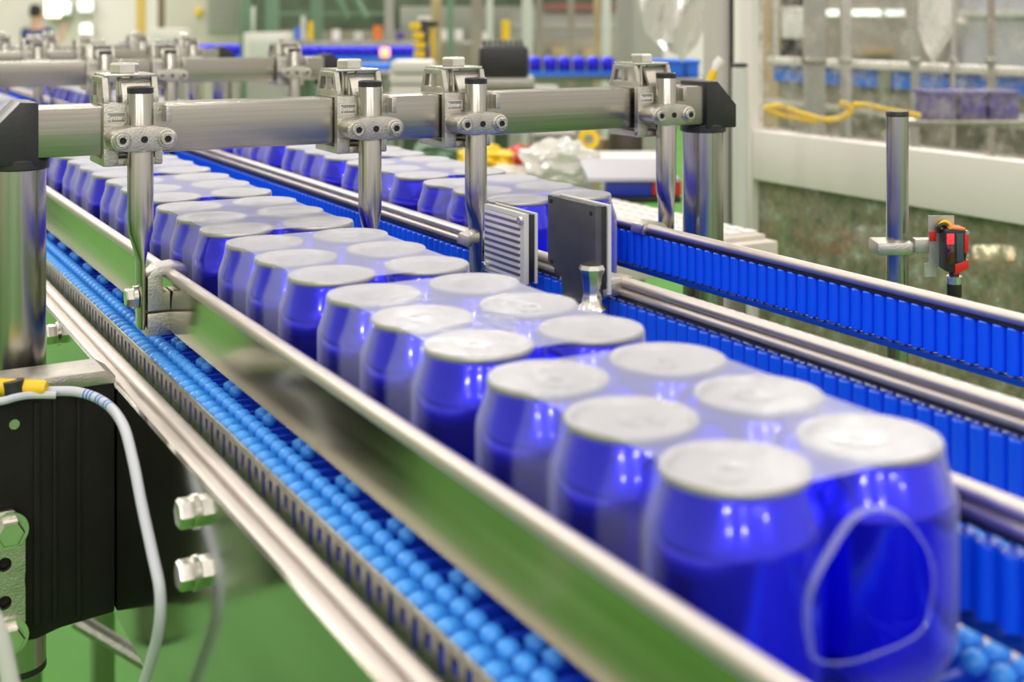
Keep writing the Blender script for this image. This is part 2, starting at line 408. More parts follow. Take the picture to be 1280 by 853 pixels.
# --- guides
roller_me = MB().lathe([(0.0011, -0.0195), (0.0011, -0.0155), (0.0046, -0.0155), (0.0053, -0.0148), (0.0053, 0.0140), (0.0046, 0.0150), (0.0011, 0.0150), (0.0011, 0.0195)], 16).mesh('roller', 'roller', 30)
roller_lo = MB().lathe([(0.0053, -0.0155), (0.0053, 0.0150)], 10).mesh('roller', 'roller', 30)
def roller_guide(label, x, ztop, double, zc, y_single0, y_single1, y_end):
    t = thing('roller_guide_rail', label, 'guide rail', (x, 0, zc))
    def put(mb, nm, mat, sm=40): 
        o = mb.build(nm, mat, t, sm); o.location = (-x, 0, -zc); return o
    h = 0.014 if double else 0.0085
    put(extr(rail_profile(x, ztop, 0.0086, h, double), YN, YF), 'rail', 'steel_y')
    put(MB().box(x-0.0042, x+0.0042, YN, YF, ztop-h-0.0014, ztop-h+0.0006), 'rail_underside', 'black', 0)
    put(MB().box(x-0.0050, x+0.0050, YN, YF, zc-0.0205, zc-0.0170), 'lower_strip', 'bluerod', 0)
    p = 0.0117; rest = MB(); v0 = [v.co.copy() for v in roller_lo.vertices]; f0 = [tuple(q.vertices) for q in roller_lo.polygons]
    k = 0
    while True:
        y = y_single0 + k*p; k += 1
        if y > y_end: break
        if y <= y_single1: link('roller', roller_me, t, (0, y, 0))
        else: rest.add([v + Vector((0, y, 0)) for v in v0], f0)
    y = y_single0 - p
    while y > YN:
        rest.add([v + Vector((0, y, 0)) for v in v0], f0); y -= p
    tag(rest.build('roller_row', 'roller', t, 30), kind='stuff')
    return t
roller_guide('blue roller guide along the right side of the near lane, bottom right corner', 0.4066, 0.0685, True, 0.0335, 0.22, 0.62, 3.6)
roller_guide('blue roller guide with double steel rail between the two can lanes', 0.5235, 0.0645, True, 0.0315, 0.36, 2.9, 4.6)
roller_guide('blue roller guide on the far side of the second lane, below the sensor', 0.6900, 0.0610, False, 0.0360, 0.50, 1.30, 4.0)

t = thing('guard_rail', 'polished flat steel guard with rounded top edge beside the near cans', 'guide rail', (0.252, 0, 0.016))
o = MB().prism([(0.2502, 0.0155), (0.2516, 0.0155), (0.2538, 0.0560), (0.2524, 0.0560)], 'y', YN, YF).build('guard_panel', 'panel', t, 0); o.location = (-0.252, 0, -0.016)
o = MB().tube([(0.252, YN, 0.0570), (0.252, YF, 0.0570)], 0.0046, 18).build('top_rod', 'steel_y', t); o.location = (-0.252, 0, -0.016)

# ------------------------------------------------------------------ cans and shrink packs
RB = 0.0327
body_prof = [(0.0, 0.006), (0.016, 0.0035), (0.0215, 0.0006), (0.0235, 0.0), (0.0250, 0.0012), (0.0278, 0.0060), (0.0310, 0.0110), (0.0324, 0.0150), (RB, 0.0190),
             (RB, 0.0660), (0.0323, 0.0690), (0.0309, 0.0730), (0.0290, 0.0785), (0.0272, 0.0828), (0.0262, 0.0850), (0.0262, 0.0860)]
def can_body(n): return MB().lathe(body_prof[1:], n, cap0=True, cap1=False).mesh('body', 'can', 50)
lid_prof = [(0.0258, 0.0852), (0.0272, 0.0856), (0.0277, 0.0866), (0.0277, 0.0882), (0.0270, 0.0890), (0.0260, 0.0888), (0.0250, 0.0880), (0.0240, 0.0866), (0.0230, 0.0856), (0.0222, 0.0862), (0.0212, 0.0867), (0.0200, 0.0868), (0.0060, 0.0868)]
def can_lid(n): return MB().lathe(lid_prof, n, cap0=False, cap1=True).mesh('lid', 'lid', 50)
tab_me = MB()
tab_me.add([(0.0065*math.cos(a)*s_, 0.010*math.sin(a)*s_ + 0.004, z) for s_, z in ((1, 0.0869), (1, 0.0879), (0.62, 0.0879), (0.62, 0.0869)) for a in [2*PI*i/18 for i in range(18)]],
           [(j*18+i, j*18+(i+1) % 18, ((j+1) % 4)*18+(i+1) % 18, ((j+1) % 4)*18+i) for j in range(4) for i in range(18)])
tab_me.cyl((0, -0.002, 0.0868), 0.0032, 0.0013, 'z', 12)
tab_me = tab_me.mesh('tab', 'tab', 40)
body_hi, lid_hi, body_lo, lid_lo = can_body(44), can_lid(44), can_body(20), can_lid(20)

def can(x, y, rz, label, detail, group, z=0.0):
    t = thing('drink_can', label, 'can', (x, y, z), rz, group)
    link('body', body_hi if detail else body_lo, t); l = link('lid', lid_hi if detail else lid_lo, t)
    if detail: link('tab', tab_me, l)
    return t

def hull_ring(hx, hy, r, nx, ny, na, z):
    """rounded-rectangle ring: half extents to the corner centres hx, hy"""
    pts = []
    for i in range(nx): pts.append((-hx + 2*hx*i/nx, -hy-r, z))
    for i in range(na): a = -PI/2 + PI/2*i/na; pts.append((hx+r*math.cos(a), -hy+r*math.sin(a), z))
    for i in range(ny): pts.append((hx+r, -hy + 2*hy*i/ny, z))
    for i in range(na): a = PI/2*i/na; pts.append((hx+r*math.cos(a), hy+r*math.sin(a), z))
    for i in range(nx): pts.append((hx - 2*hx*i/nx, hy+r, z))
    for i in range(na): a = PI/2 + PI/2*i/na; pts.append((-hx+r*math.cos(a), hy+r*math.sin(a), z))
    for i in range(ny): pts.append((-hx-r, hy - 2*hy*i/ny, z))
    for i in range(na): a = PI + PI/2*i/na; pts.append((-hx+r*math.cos(a), -hy+r*math.sin(a), z))
    return pts
FILM_Z = [(0.0012, 0.0262), (0.0080, 0.0305), (0.0150, 0.0330)] + [(0.0190 + 0.0470*i/14, 0.03312) for i in range(15)] + [(0.0692, 0.0328), (0.0735, 0.0313), (0.0790, 0.0295), (0.0835, 0.0284), (0.0880, 0.0281), (0.0893, 0.0275)]
PITCH = 0.0660
def film_mesh(hole):
    hx, hy = PITCH/2, PITCH; nx, ny, na = (28 if hole else 16), 44, 8
    n = 2*nx+2*ny+4*na
    vs, fs = [], []
    for zi, (z, r) in enumerate(FILM_Z): vs += hull_ring(hx, hy, r, nx, ny, na, z)
    def dip(t_, r_):   # film follows each can's flank, then spans the gap
        t_ = min(abs(t_), 0.0165); return 0.96*(r_ - math.sqrt(r_*r_ - t_*t_))
    for q in range(len(vs)):
        x, y, z = vs[q]; r_ = FILM_Z[q // n][1]
        if abs(x) > hx + 1e-6 and abs(y) <= hy:
            dd = dip(min((y-c for c in (-PITCH, 0, PITCH)), key=abs), r_); vs[q] = (x - math.copysign(dd, x), y, z)
        elif abs(y) > hy + 1e-6 and abs(x) <= hx and not (hole and y < 0):
            dd = dip(min((x-c for c in (-hx, hx)), key=abs), r_); vs[q] = (x, y - math.copysign(dd, y), z)
    el_c, el_z, ea, eb, el = 0.001, 0.0420, 0.0300, 0.0350, 0.0160
    def rho(p):
        ex, ez = abs(p[0]-el_c)/ea, p[2]-el_z
        return math.hypot(ex, ez/eb) if ez >= 0 else (ex**3 + (-ez/el)**3)**(1/3)
    def inside(p): return hole and p[1] < -hy and rho(p) < 1.0
    for k in range(len(FILM_Z)-1):
        for i in range(n):
            q = (k*n+i, k*n+(i+1) % n, (k+1)*n+(i+1) % n, (k+1)*n+i)
            if hole:
                c = [sum(vs[j][a] for j in q)/4 for a in range(3)]
                if inside(c): continue
            fs.append(q)
    if hole:   # pull the ragged border onto the oval
        cnt = {}
        for f in fs:
            for j in f: cnt[j] = cnt.get(j, 0)+1
        for j, v in enumerate(vs):
            if v[1] < -hy and j in cnt and abs(v[0]) < hx+0.02:
                d = rho(v)
                if 0.72 < d < 1.15 and cnt[j] < 4:
                    vs[j] = (el_c+(v[0]-el_c)/d, v[1], el_z+(v[2]-el_z)/d)
    top = len(FILM_Z)-1
    # top: fan of quads inwards
    base = len(vs); cur = [top*n+i for i in range(n)]
    for s_ in (0.72, 0.4, 0.1):
        nxt = []
        for j in cur[:]: pass
        for i in range(n):
            x, y, z = vs[top*n+i]
            nxt.append(len(vs)); vs.append((x*s_, y*(1-(1-s_)*0.9), 0.0894))
        for i in range(n): fs.append((cur[i], cur[(i+1) % n], nxt[(i+1) % n], nxt[i]))
        cur = nxt
    fs.append(tuple(cur))
    me = MB().add(vs, fs).mesh('film', 'film', 50)
    hz = me.attributes.new('haze', 'FLOAT', 'POINT')
    def sstep(a, b, x): x = max(0, min(1, (x-a)/(b-a))); return x*x*(3-2*x)
    for j, v in enumerate(vs):
        x, y, z = v
        h = 0.95 if j >= top*n else 0.85
        if hole and y < -hy and j < top*n: h = 0.7
        hz.data[j].value = h
    return me, (el_c, el_z, ea, eb, el, -hy-0.0332)
film_closed, _ = film_mesh(False)
film_open, hole = film_mesh(True)

XL, XR, Y1 = 0.3003, 0.3663, 0.3715
GAP = 0.0016
def lane(xl, y1, npack, lane_name, far_from):
    for p in range(npack):
        yc = y1 + PITCH + p*(3*PITCH+GAP)
        which = NTH[p] if p < len(NTH) else None
        far = p >= far_from
        for r in range(3):
            for c in range(2):
                row, col = ('front', 'middle', 'rear')[r], ('left', 'right')[c]
                if not far:
                    lab = f'blue drink can, {row} {col} of the {which} shrink pack in the {lane_name} lane'; g = None
                else:
                    lab = f'blurred blue drink can far along the {lane_name} lane, behind the second crossbar'
                g = f'blue cans in the {lane_name} lane'
                can(xl + c*PITCH, y1 + p*(3*PITCH+GAP) + r*PITCH, random.uniform(0, 6.28), lab, p < 5, g)
        o = link('shrink_film', film_open if (p == 0 and lane_name == 'near') else film_closed, None, (xl+PITCH/2, yc, 0))
        if far: tag(o, f'clear film around six cans far along the {lane_name} lane', 'shrink film', f'shrink film in the {lane_name} lane')
        elif p == 0 and lane_name == 'near':
            tag(o, 'clear shrink film with an oval end opening around the nearest six cans', 'shrink film', f'shrink film in the {lane_name} lane')
            ec, ez, ea, eb, el, ey = hole
            pts = []
            for i in range(61):
                a = 2*PI*i/60; ca, sa = math.cos(a), math.sin(a)
                k = 1.0 if sa >= 0 else (abs(ca)**3 + abs(sa)**3)**(-1/3)
                pts.append((ec+ea*ca*k*(1+0.02*math.sin(5*a)), ey-0.0004-0.0008*math.sin(3*a+1)**2, ez+(eb if sa >= 0 else el)*sa*k*(1+0.02*math.sin(4*a+1))))
            MB().tube(pts, [0.0005+0.0010*max(0, math.cos(2*PI*i/60-2.4)) for i in range(61)], 8, False).build('opening_rim', 'filmrim', o)
        else:
            tag(o, f'clear shrink film around the {which} pack of six in the {lane_name} lane', 'shrink film', f'shrink film in the {lane_name} lane')
lane(XL, Y1, 15, 'near', 15)
lane(0.5675, 1.005, 12, 'second', 12)

# ------------------------------------------------------------------ crossbars with posts, clamps and rods
XA, XB = 0.160, 0.776
BZ0, BZ1 = 0.1465, 0.1840
def crossbar(label, y):
    t = thing('crossbar_frame', label, 'crossbar', (0, y, 0), 0, 'crossbars over the lanes')
    MB().box(XA-0.01, XB+0.004, 0.0, 0.036, BZ0, BZ1, 0.0022).build('bar', 'steel_x', t)
    for s, x in ((-1, XA), (1, XB)):
        q = lambda dx, z: (x + s*dx, z)
        poly = [q(-0.001, 0.188), q(-0.001, 0.1425), q(0.035, 0.1425), q(0.035, 0.1650), q(0.012, 0.1885)]
        if s > 0: poly = poly[::-1]
        MB().prism(poly, 'y', -0.0035, 0.0400, 0.0015).build('elbow_cap', 'black', t)
        MB().cyl((x + s*0.0105, 0.018, 0.1380), 0.0225, 0.008, 'z', 32, 0.001).build('collar', 'black', t)
        z0 = -0.230 if s < 0 else -0.30
        MB().cyl((x + s*0.0105, 0.018, z0-0.004), 0.0203, 0.0045, 'z', 32).build('foot_cap', 'black', t)
        MB().cyl((x + s*0.0105, 0.018, z0), 0.0200, 0.142-z0, 'z', 40).build('post', 'steel_z', t)
    return t
# clamp that hugs the bar; local origin at the rod axis
def make_clamp():
    t = thing('bar_clamp', '', 'clamp')
    b = MB()
    f, bk = 0.0165, 0.060     # bar front / behind bar, in local y
    b.box(-0.0250, 0.0215, 0.0095, f-0.0005, 0.1500, 0.1860, 0.0012)
    b.box(-0.0250, 0.0190, 0.0095, 0.0600, 0.1385, 0.1445, 0.0010)
    b.box(-0.0250, -0.0140, 0.0090, f-0.0005, 0.1390, 0.1520, 0.0008)
    b.box(0.0130, 0.0190, 0.0090, f-0.0005, 0.1390, 0.1520, 0.0008)
    b.build('body', 'cast', t)
    for xw in (-0.0245, 0.0125):
        w = MB()
        # side wall of the yoke: trapezoid frame with two windows
        w.box(xw, xw+0.004, 0.0105, 0.0590, 0.1845, 0.1905, 0.0006)
        w.box(xw, xw+0.004, 0.0170, 0.0520, 0.2010, 0.2055, 0.0006)
        w.prism([(0.0105, 0.1855), (0.0165, 0.1855), (0.0225, 0.2050), (0.0170, 0.2050)], 'x', xw, xw+0.004)
        w.prism([(0.0590, 0.1855), (0.0530, 0.1855), (0.0465, 0.2050), (0.0520, 0.2050)], 'x', xw, xw+0.004)
        w.prism([(0.0325, 0.1855), (0.0375, 0.1855), (0.0365, 0.2050), (0.0335, 0.2050)], 'x', xw, xw+0.004)
        w.build('yoke_wall', 'cast', t)
    MB().prism([(0.0115, 0.1860), (0.0150, 0.1860), (0.0250, 0.2040), (0.0220, 0.2040)], 'x', -0.010, 0.012).build('yoke_web', 'cast', t)
    MB().box(-0.0230, 0.0150, 0.0165, 0.0525, 0.2055, 0.2078, 0.0006).build('washer_plate', 'bolt', t)
    MB().cyl((-0.004, 0.0345, 0.1850), 0.0065, 0.0210, 'z', 18).build('bolt_shank', 'bolt', t)
    MB().hexa((-0.004, 0.0345, 0.2078), 0.0112, 0.0078).build('hex_bolt', 'bolt', t)
    c = MB()
    c.lathe([(0.0108, 0.1505), (0.0128, 0.1510), (0.0128, 0.1695), (0.0108, 0.1700)], 28)
    c.prism([(-0.0165+0.0082*math.cos(a), 0.1600+0.0082*math.sin(a)) for a in [PI/2+PI*i/10 for i in range(11)]] + [(-0.009, 0.1508), (0.009, 0.1508)] + [(0.0165+0.0082*math.cos(a), 0.1600+0.0082*math.sin(a)) for a in [-PI/2+PI*i/10 for i in range(11)]] + [(0.009, 0.1697), (-0.009, 0.1697)], 'y', -0.0128, 0.0100, 0.0010)
    c.build('collar', 'cast', t)
    for s in (-1, 1):
        q = MB().cyl((s*0.0165, -0.0140, 0.1600), 0.0070, 0.0265, 'y', 20, 0.0008).build('screw_boss', 'cast', t)
        MB().lathe([(0.0052, 0.0), (0.0052, -0.0022), (0.0046, -0.0028), (0.0026, -0.0028), (0.0024, 0.0002)], 16, (s*0.0165, -0.0140, 0.1600), 'y').build('socket_screw', 'cast', q)
        MB().cyl((s*0.0165, -0.0160, 0.1600), 0.0024, 0.0003, 'y', 6).build('socket', 'hole', q)
    MB().cyl((0, -0.0133, 0.1600), 0.0026, 0.0024, 'y', 14).build('set_screw_hole', 'hole', t)
    MB().box(0.0190, 0.0235, -0.0010, 0.0160, 0.1715, 0.1840, 0.0008).build('lug', 'cast', t)
    # embossed maker's plate
    fr = MB()
    for zz in (0.1712, 0.1788): fr.box(-0.0228, -0.0085, 0.0086, 0.0097, zz, zz+0.0006)
    for xx in (-0.0228, -0.0091): fr.box(xx, xx+0.0006, 0.0086, 0.0097, 0.1712, 0.1794)
    nm = fr.build('nameplate_border', 'paper', t, 0)
    MB().box(-0.0225, -0.0088, 0.0091, 0.0096, 0.1716, 0.1790).build('nameplate_recess', plain('dark_cast_recess', (0.36, 0.34, 0.30), 0.5, 0.6), nm, 0)
    cu = bpy.data.curves.new('lettering', 'FONT'); cu.body = 'System'; cu.size = 0.0047; cu.extrude = 0.0006; cu.offset = 0.00012; cu.materials.append(M['paper'])
    cu.align_x = 'CENTER'; cu.align_y = 'CENTER'
    tmp = bpy.data.objects.new('lettering_curve', cu); me = bpy.data.meshes.new_from_object(tmp); bpy.data.objects.remove(tmp)
    o = link('lettering', me, nm)
    o.location = (-0.0157, 0.0087, 0.1752); o.rotation_euler = (PI/2, 0, 0)
    return t
# round rod with a flattened blade at its foot
def rod_mesh(zb, flat=True):
    rings = []
    for z, ax, ay in ((0.1945, 0.0090, 0.0090), (0.1935, 0.0095, 0.0095), (0.1000, 0.0095, 0.0095), (0.0900, 0.0090, 0.0097), (0.0780, 0.0055, 0.0110), (0.0690, 0.0030, 0.0122), (zb+0.008, 0.0026, 0.0122), (zb, 0.0026, 0.0100)):
        rings.append([(ax*math.cos(2*PI*i/28), ay*math.sin(2*PI*i/28), z) for i in range(28)])
    return MB().loft(rings[::-1])
def make_rod(zb):
    t = thing('guide_rod', '', 'rod')
    rod_mesh(zb).build('rod', 'steel_z', t, 40)
    MB().lathe([(0.0093, 0.1935), (0.0097, 0.1940), (0.0097, 0.1980), (0.0088, 0.1988)], 28).build('end_cap', 'black', t)
    return t
clamp0, rod0 = make_clamp(), make_rod(0.018)
RODX = [0.231, 0.4170, 0.5150, 0.7150]
RODN = ['left of the near cans', 'right of the near cans', 'over the rail between the lanes', 'at the right end of the crossbar']
first = True
for bi, yb in enumerate((1.004, 2.02, 2.62, 3.05)):
    bn = ['front', 'second', 'third', 'rearmost'][bi]
    crossbar(f'{"polished square" if bi == 0 else "blurred"} steel crossbar with end posts, {bn} of the four over the lanes', yb)
    for ri, rx in enumerate(RODX):
        cl = clamp0 if first else dup(clamp0); rd = rod0 if first else dup(rod0); first = False
        cl.location = (rx, yb-0.019, 0); rd.location = (rx, yb-0.019, 0)
        tag(cl, f'cast clamp on the {bn} crossbar, on the rod {RODN[ri]}', 'clamp', 'clamps on the crossbars')
        tag(rd, f'steel guide rod on the {bn} crossbar, {RODN[ri]}', 'rod', 'guide rods under the crossbars')

# clamps joining rods to rails
def rail_clamp(label, x, y, side, zr, zb):
    """side: +1 when the rail lies to the right of the rod"""
    t = thing('rail_clamp', label, 'clamp', (x, y, zr))
    s = side
    prof = [(0.003, -0.020), (0.020, -0.020), (0.020, -0.006), (0.0145, -0.006), (0.0145, 0.006), (0.027, 0.006), (0.030, 0.002), (0.034, 0.004), (0.032, 0.012), (0.024, 0.0145), (0.010, 0.013), (0.003, 0.006)]
    prof = [(s*a, b) for a, b in prof]
    MB().prism(prof if s > 0 else prof[::-1], 'y', -0.010, 0.010, 0.0012).build('hook', 'cast', t)
    MB().box(min(s*0.003, s*0.0225), max(s*0.003, s*0.0225), -0.0095, 0.0095, zb-zr, -0.0215, 0.0012).build('lower_jaw', 'cast', t)
    MB().cyl((-s*0.0028, 0, -0.010), 0.0085, -s*0.0030, 'x', 20).build('washer', 'bolt', t)
    MB().hexa((-s*0.0056, 0, -0.010), 0.0072, -s*0.0055, 'x').build('hex_bolt', 'bolt', t)
    return t
rail_clamp('steel hook clamp joining the flattened rod to the smooth guard', 0.2310, 0.985, 1, 0.0510, 0.0120)
rail_clamp('small steel clamp on the double rail under the middle rod', 0.5350, 0.985, -1, 0.0530, 0.0300)
rail_clamp('small steel clamp on the far roller guide at the right rod', 0.7150, 0.985, -1, 0.0480, 0.0230)

# ------------------------------------------------------------------ reflectors on the double rail
t = thing('sensor_plate', 'dark grey square plate on a chromed foot, clamped to the double rail', 'sensor', (0.500, 0.80, 0.058))
MB().prism([(-0.033, -0.004), (-0.033, 0.060), (0.033, 0.060), (0.033, 0.010), (0.014, 0.003), (0.010, -0.020), (-0.022, -0.020)], 'x', -0.0040, 0.0010, 0.0008).build('front_plate', M['front'] if 'front' in M else plain('anthracite_plate', (0.10, 0.10, 0.105), 0.42, 0.6, 0.2, 30), t)
MB().box(0.0010, 0.0065, -0.0315, 0.0320, 0.0000, 0.0590, 0.0008).build('core', 'black', t)
MB().box(0.0065, 0.0095, -0.0330, 0.0330, -0.0040, 0.0600, 0.0006).build('back_plate', 'palegrey', t)
for yy, zz in ((-0.027, 0.054), (0.028, 0.056), (0.027, 0.011)):
    MB().cyl((-0.0046, yy, zz), 0.0016, 0.001, 'x', 10).build('rivet', 'hole', t)
MB().lathe([(0.0120, -0.030), (0.0120, -0.027), (0.0080, -0.023), (0.0062, -0.014), (0.0075, -0.004), (0.0095, 0.001), (0.0080, 0.004)], 8, (-0.004, -0.028, 0.014)).build('foot', 'bolt', t)
MB().tube([(-0.006, 0.013, -0.016), (-0.006, -0.014, -0.016)], 0.0052, 14).build('thumb_screw', 'bolt', t)
MB().box(0.004, 0.030, -0.031, -0.014, -0.006, 0.0070, 0.002).build('rail_hook', 'cast', t)

t = thing('retroreflector', 'square white striped reflector with dark edge beside the middle rod', 'reflector', (0.501, 0.905, 0.060))
MB().box(-0.0030, 0.0015, -0.0330, 0.0330, -0.0170, 0.0380, 0.0008).build('frame', 'palegrey', t)
MB().box(-0.0042, -0.0028, -0.0270, 0.0300, -0.0140, 0.0345, 0.0003).build('lens', 'retro', t)
MB().box(0.0015, 0.0070, -0.0320, 0.0320, -0.0160, 0.0370, 0.0008).build('core', 'black', t)
MB().box(0.0070, 0.0095, -0.0330, 0.0330, -0.0170, 0.0380, 0.0006).build('back_plate', 'palegrey', t)
for yy, zz in ((-0.0295, 0.0330), (0.0295, -0.0120)):
    MB().cyl((-0.0062, yy, zz), 0.0032, 0.0032, 'x', 14, 0.0005).build('screw', 'bolt', t)
MB().cyl((0.004, 0.0, -0.030), 0.0035, 0.0135, 'z', 12).build('stem', 'bolt', t)
MB().box(-0.004, 0.026, -0.008, 0.008, -0.030, -0.018, 0.0015).build('rail_hook', 'cast', t)

# ------------------------------------------------------------------ sensor on its pole
PX, PY = 0.846, 0.824
t = thing('sensor_pole', 'upright round steel pole with black cap behind the far roller guide', 'pole', (PX, PY, -0.30))
MB().cyl((0, 0, 0), 0.0095, 0.4640, 'z', 32).build('tube', 'steel_z', t)
MB().lathe([(0.0094, 0.464), (0.0098, 0.4645), (0.0098, 0.4675), (0.0092, 0.4685)], 28).build('end_cap', 'black', t)
MB().box(-0.05, 0.05, -0.05, 0.05, -0.012, 0.0).build('base_plate', 'cast', t)

def loc_frame(origin):   # axes along the picture plane: right, away, up
    return origin
S = at(1180, 304, 1.11)
t = thing('laser_sensor', 'black and red photo sensor on a steel plate, clamped to the pole', 'sensor', S, -TH)
t.scale = (0.70, 0.70, 0.70)
MB().box(-0.0790, -0.0330, 0.0080, 0.0520, -0.0175, -0.0010, 0.0040).build('pole_clamp', 'cast', t)
MB().box(-0.0340, -0.0120, 0.0045, 0.0190, -0.0130, 0.0040, 0.0015).build('arm', 'cast', t)
MB().prism([(-0.0180, 0.0330), (0.0135, 0.0330), (0.0130, -0.0300), (-0.0080, -0.0300), (-0.0080, -0.0420), (-0.0230, -0.0420), (-0.0230, -0.0260), (-0.0170, -0.0240)], 'y', 0.0030, 0.0050).build('mount_plate', 'cast', t, 0)
MB().prism([(-0.0040, -0.0310), (0.0120, -0.0310), (0.0200, -0.0310), (0.0200, 0.0160), (-0.0040, 0.0160)][:1] + [(0.0070, -0.0330), (0.0200, -0.0260), (0.0200, 0.0190), (0.0020, 0.0210), (-0.0050, 0.0180), (-0.0050, -0.0280)], 'y', -0.0210, 0.0030, 0.0012).build('housing', 'black', t)
MB().box(-0.0035, 0.0050, -0.0222, -0.0205, 0.0020, 0.0150, 0.0006).build('lit_window', 'redlit', t)
MB().box(-0.0035, 0.0050, -0.0222, -0.0205, -0.0220, 0.0010, 0.0006).build('lens', 'redlens', t)
MB().box(0.0080, 0.0165, -0.0222, -0.0200, -0.0190, 0.0150, 0.0006).build('label_plate', 'label', t)
MB().prism([(0.0060, -0.0350), (0.0225, -0.0270), (0.0225, -0.0160), (0.0060, -0.0220)], 'y', -0.0226, 0.0010, 0.001).build('lower_cover', 'red', t)
MB().box(0.0172, 0.0225, -0.0226, 0.0010, -0.0080, 0.0150, 0.001).build('side_cover', 'red', t)
MB().prism([(0.0000, 0.0200), (0.0205, 0.0180), (0.0190, 0.0215), (0.0050, 0.0228)], 'y', -0.0205, 0.0020, 0.0006).build('top_cover', 'orange', t)
MB().cyl((0.0212, -0.0225, 0.0165), 0.0026, 0.004, 'y', 12).build('screw', 'bolt', t)
MB().cyl((0.0212, -0.0235, -0.0110), 0.0022, 0.004, 'y', 12).build('screw', 'bolt', t)
MB().box(-0.0170, -0.0090, 0.0005, 0.0030, 0.0020, 0.0140, 0.0006).build('rear_window', 'red', t)
MB().tube(smooth_path([(-0.0040, -0.002, 0.016), (-0.006, -0.003, 0.023), (0.000, -0.003, 0.0270), (0.0060, -0.003, 0.0235), (0.006, -0.003, 0.019)], 5), 0.0022, 10).build('cable_loop', 'yellow', t)
MB().tube(smooth_path([(-0.0070, -0.004, 0.014), (-0.008, -0.005, 0.020), (-0.003, -0.005, 0.0235), (0.0020, -0.005, 0.021)], 5), 0.0026, 10).build('cable_loop', 'black', t)
MB().cyl((0.0090, -0.0100, -0.0390), 0.0060, 0.0080, 'z', 18).build('connector_neck', 'black', t)
nut = MB().lathe([(0.0090, -0.0475), (0.0094, -0.0470), (0.0094, -0.0385), (0.0088, -0.0378)], 20, (0.009, -0.010, 0)).build('connector_nut', 'bolt', t, 20)
MB().lathe([(0.0060, -0.0750), (0.0086, -0.0700), (0.0088, -0.0475)], 18, (0.009, -0.010, 0)).build('connector_body', 'black', t)

# ------------------------------------------------------------------ bracket block, cable and fittings at the left
t = thing('mounting_block', 'black ribbed plastic block holding the left post against the frame', 'bracket', (0.13, 0.98, -0.175))
def lput(mb, nm, mat, par=t, off=(0.13, 0.98, -0.175), sm=35):
    o = mb.build(nm, mat, par, sm); o.location = (-off[0], -off[1], -off[2]); return o
lput(MB().prism([(0.2025, -0.171), (0.2025, -0.008), (0.075, -0.008), (0.050, -0.03), (0.050, -0.178), (0.150, -0.178), (0.165, -0.174)], 'y', 0.939, 0.985, 0.002), 'block', 'blackblk')
for xa, xb in ((0.1475, 0.152), (0.160, 0.163), (0.176, 0.179)):
    lput(MB().box(xa, xb, 0.9370, 0.9400, -0.168, -0.014, 0.0008), 'rib', 'blackblk')
lput(MB().prism([(0.100, -0.008), (0.2025, -0.008), (0.2025, -0.003), (0.195, 0.002), (0.105, 0.0015)], 'y', 0.937, 0.974, 0.0008), 'top_plate', 'cast')
lput(MB().cyl((0.1350, 0.937, -0.027), 0.0035, 0.003, 'y', 12), 'screw', 'bolt')
t2 = thing('perforated_strap', 'flat steel strap with two holes and two bolts on the black block', 'bracket', (0.12, 0.93, -0.17))
def ring_plate(x0, x1, z0, z1, holes, y0, y1):
    bm = bmesh.new(); mb = MB(); n = 20
    zs = [z0] + [(holes[i][1]+holes[i+1][1])/2 for i in range(len(holes)-1)] + [z1]
    for (hx, hz, r), za, zb in zip(holes, zs[:-1], zs[1:]):
        inn, out = [], []
        for i in range(n):
            a = 2*PI*i/n + PI/n; ca, sa = math.cos(a), math.sin(a)
            inn.append((hx+r*ca, hz+r*sa))
            k = min(((x1-hx) if ca > 0 else (hx-x0))/max(1e-9, abs(ca)), ((zb-hz) if sa > 0 else (hz-za))/max(1e-9, abs(sa)))
            out.append((hx+k*ca, hz+k*sa))
        V = [(p[0], y, p[1]) for y in (y0, y1) for ring in (inn, out) for p in ring]
        Fs = []
        for i in range(n):
            j = (i+1) % n
            Fs += [(i, j, n+j, n+i), (2*n+i, 3*n+i, 3*n+j, 2*n+j), (i, 2*n+i, 2*n+j, j), (n+i, n+j, 3*n+j, 3*n+i)]
        mb.add(V, Fs)
    return mb
off2 = (0.12, 0.93, -0.17)
lput(ring_plate(0.096, 0.1415, -0.178, -0.084, [(0.128, -0.146, 0.0048), (0.128, -0.120, 0.0048)], 0.9335, 0.9375), 'strap', 'cast', t2, off2, 0)
for z in (-0.097, -0.169):
    lput(MB().cyl((0.131, 0.9335, z), 0.0125, -0.0025, 'y', 22), 'washer', 'bolt', t2, off2)
    lput(MB().hexa((0.131, 0.931, z), 0.0092, -0.0075, 'y'), 'hex_bolt', 'bolt', t2, off2)

def cab(u, v, d=0.885, xm=0.186):
    dx = FW.x + RT.x*(u-640)/F
    return at(u, v, min(d, xm/dx))
pts = [cab(-60, 490), cab(0, 488), cab(45, 490), cab(95, 490), cab(130, 503), cab(153, 530), cab(166, 575), cab(177, 630), cab(190, 690), cab(200, 740), cab(198, 790), cab(183, 845), cab(165, 900), cab(150, 960)]
cb = tag(MB().tube(smooth_path(pts, 8), 0.0033, 14).build('cable', 'cable'), 'pale grey cable bending down in front of the black block', 'cable')
MB().tube(smooth_path([cab(-60, 482, .88), cab(0, 484, .88), cab(30, 485, .88), cab(58, 486, .88)], 6), [0.0058]*18 + [0.0046], 14).build('yellow_sleeve', 'yellow', cb)
MB().tube([cab(17, 476, .877), cab(20, 497, .877)], 0.0068, 14).build('cable_tie', 'black', cb)
sp = smooth_path(pts, 8)
for i in (26, 27, 28, 30, 31, 33, 34):
    a_, b_ = sp[i], sp[i+1]; MB().tube([a_.lerp(b_, 0.2), a_.lerp(b_, 0.62)], 0.00336, 14).build('print_mark', 'blueink', cb)
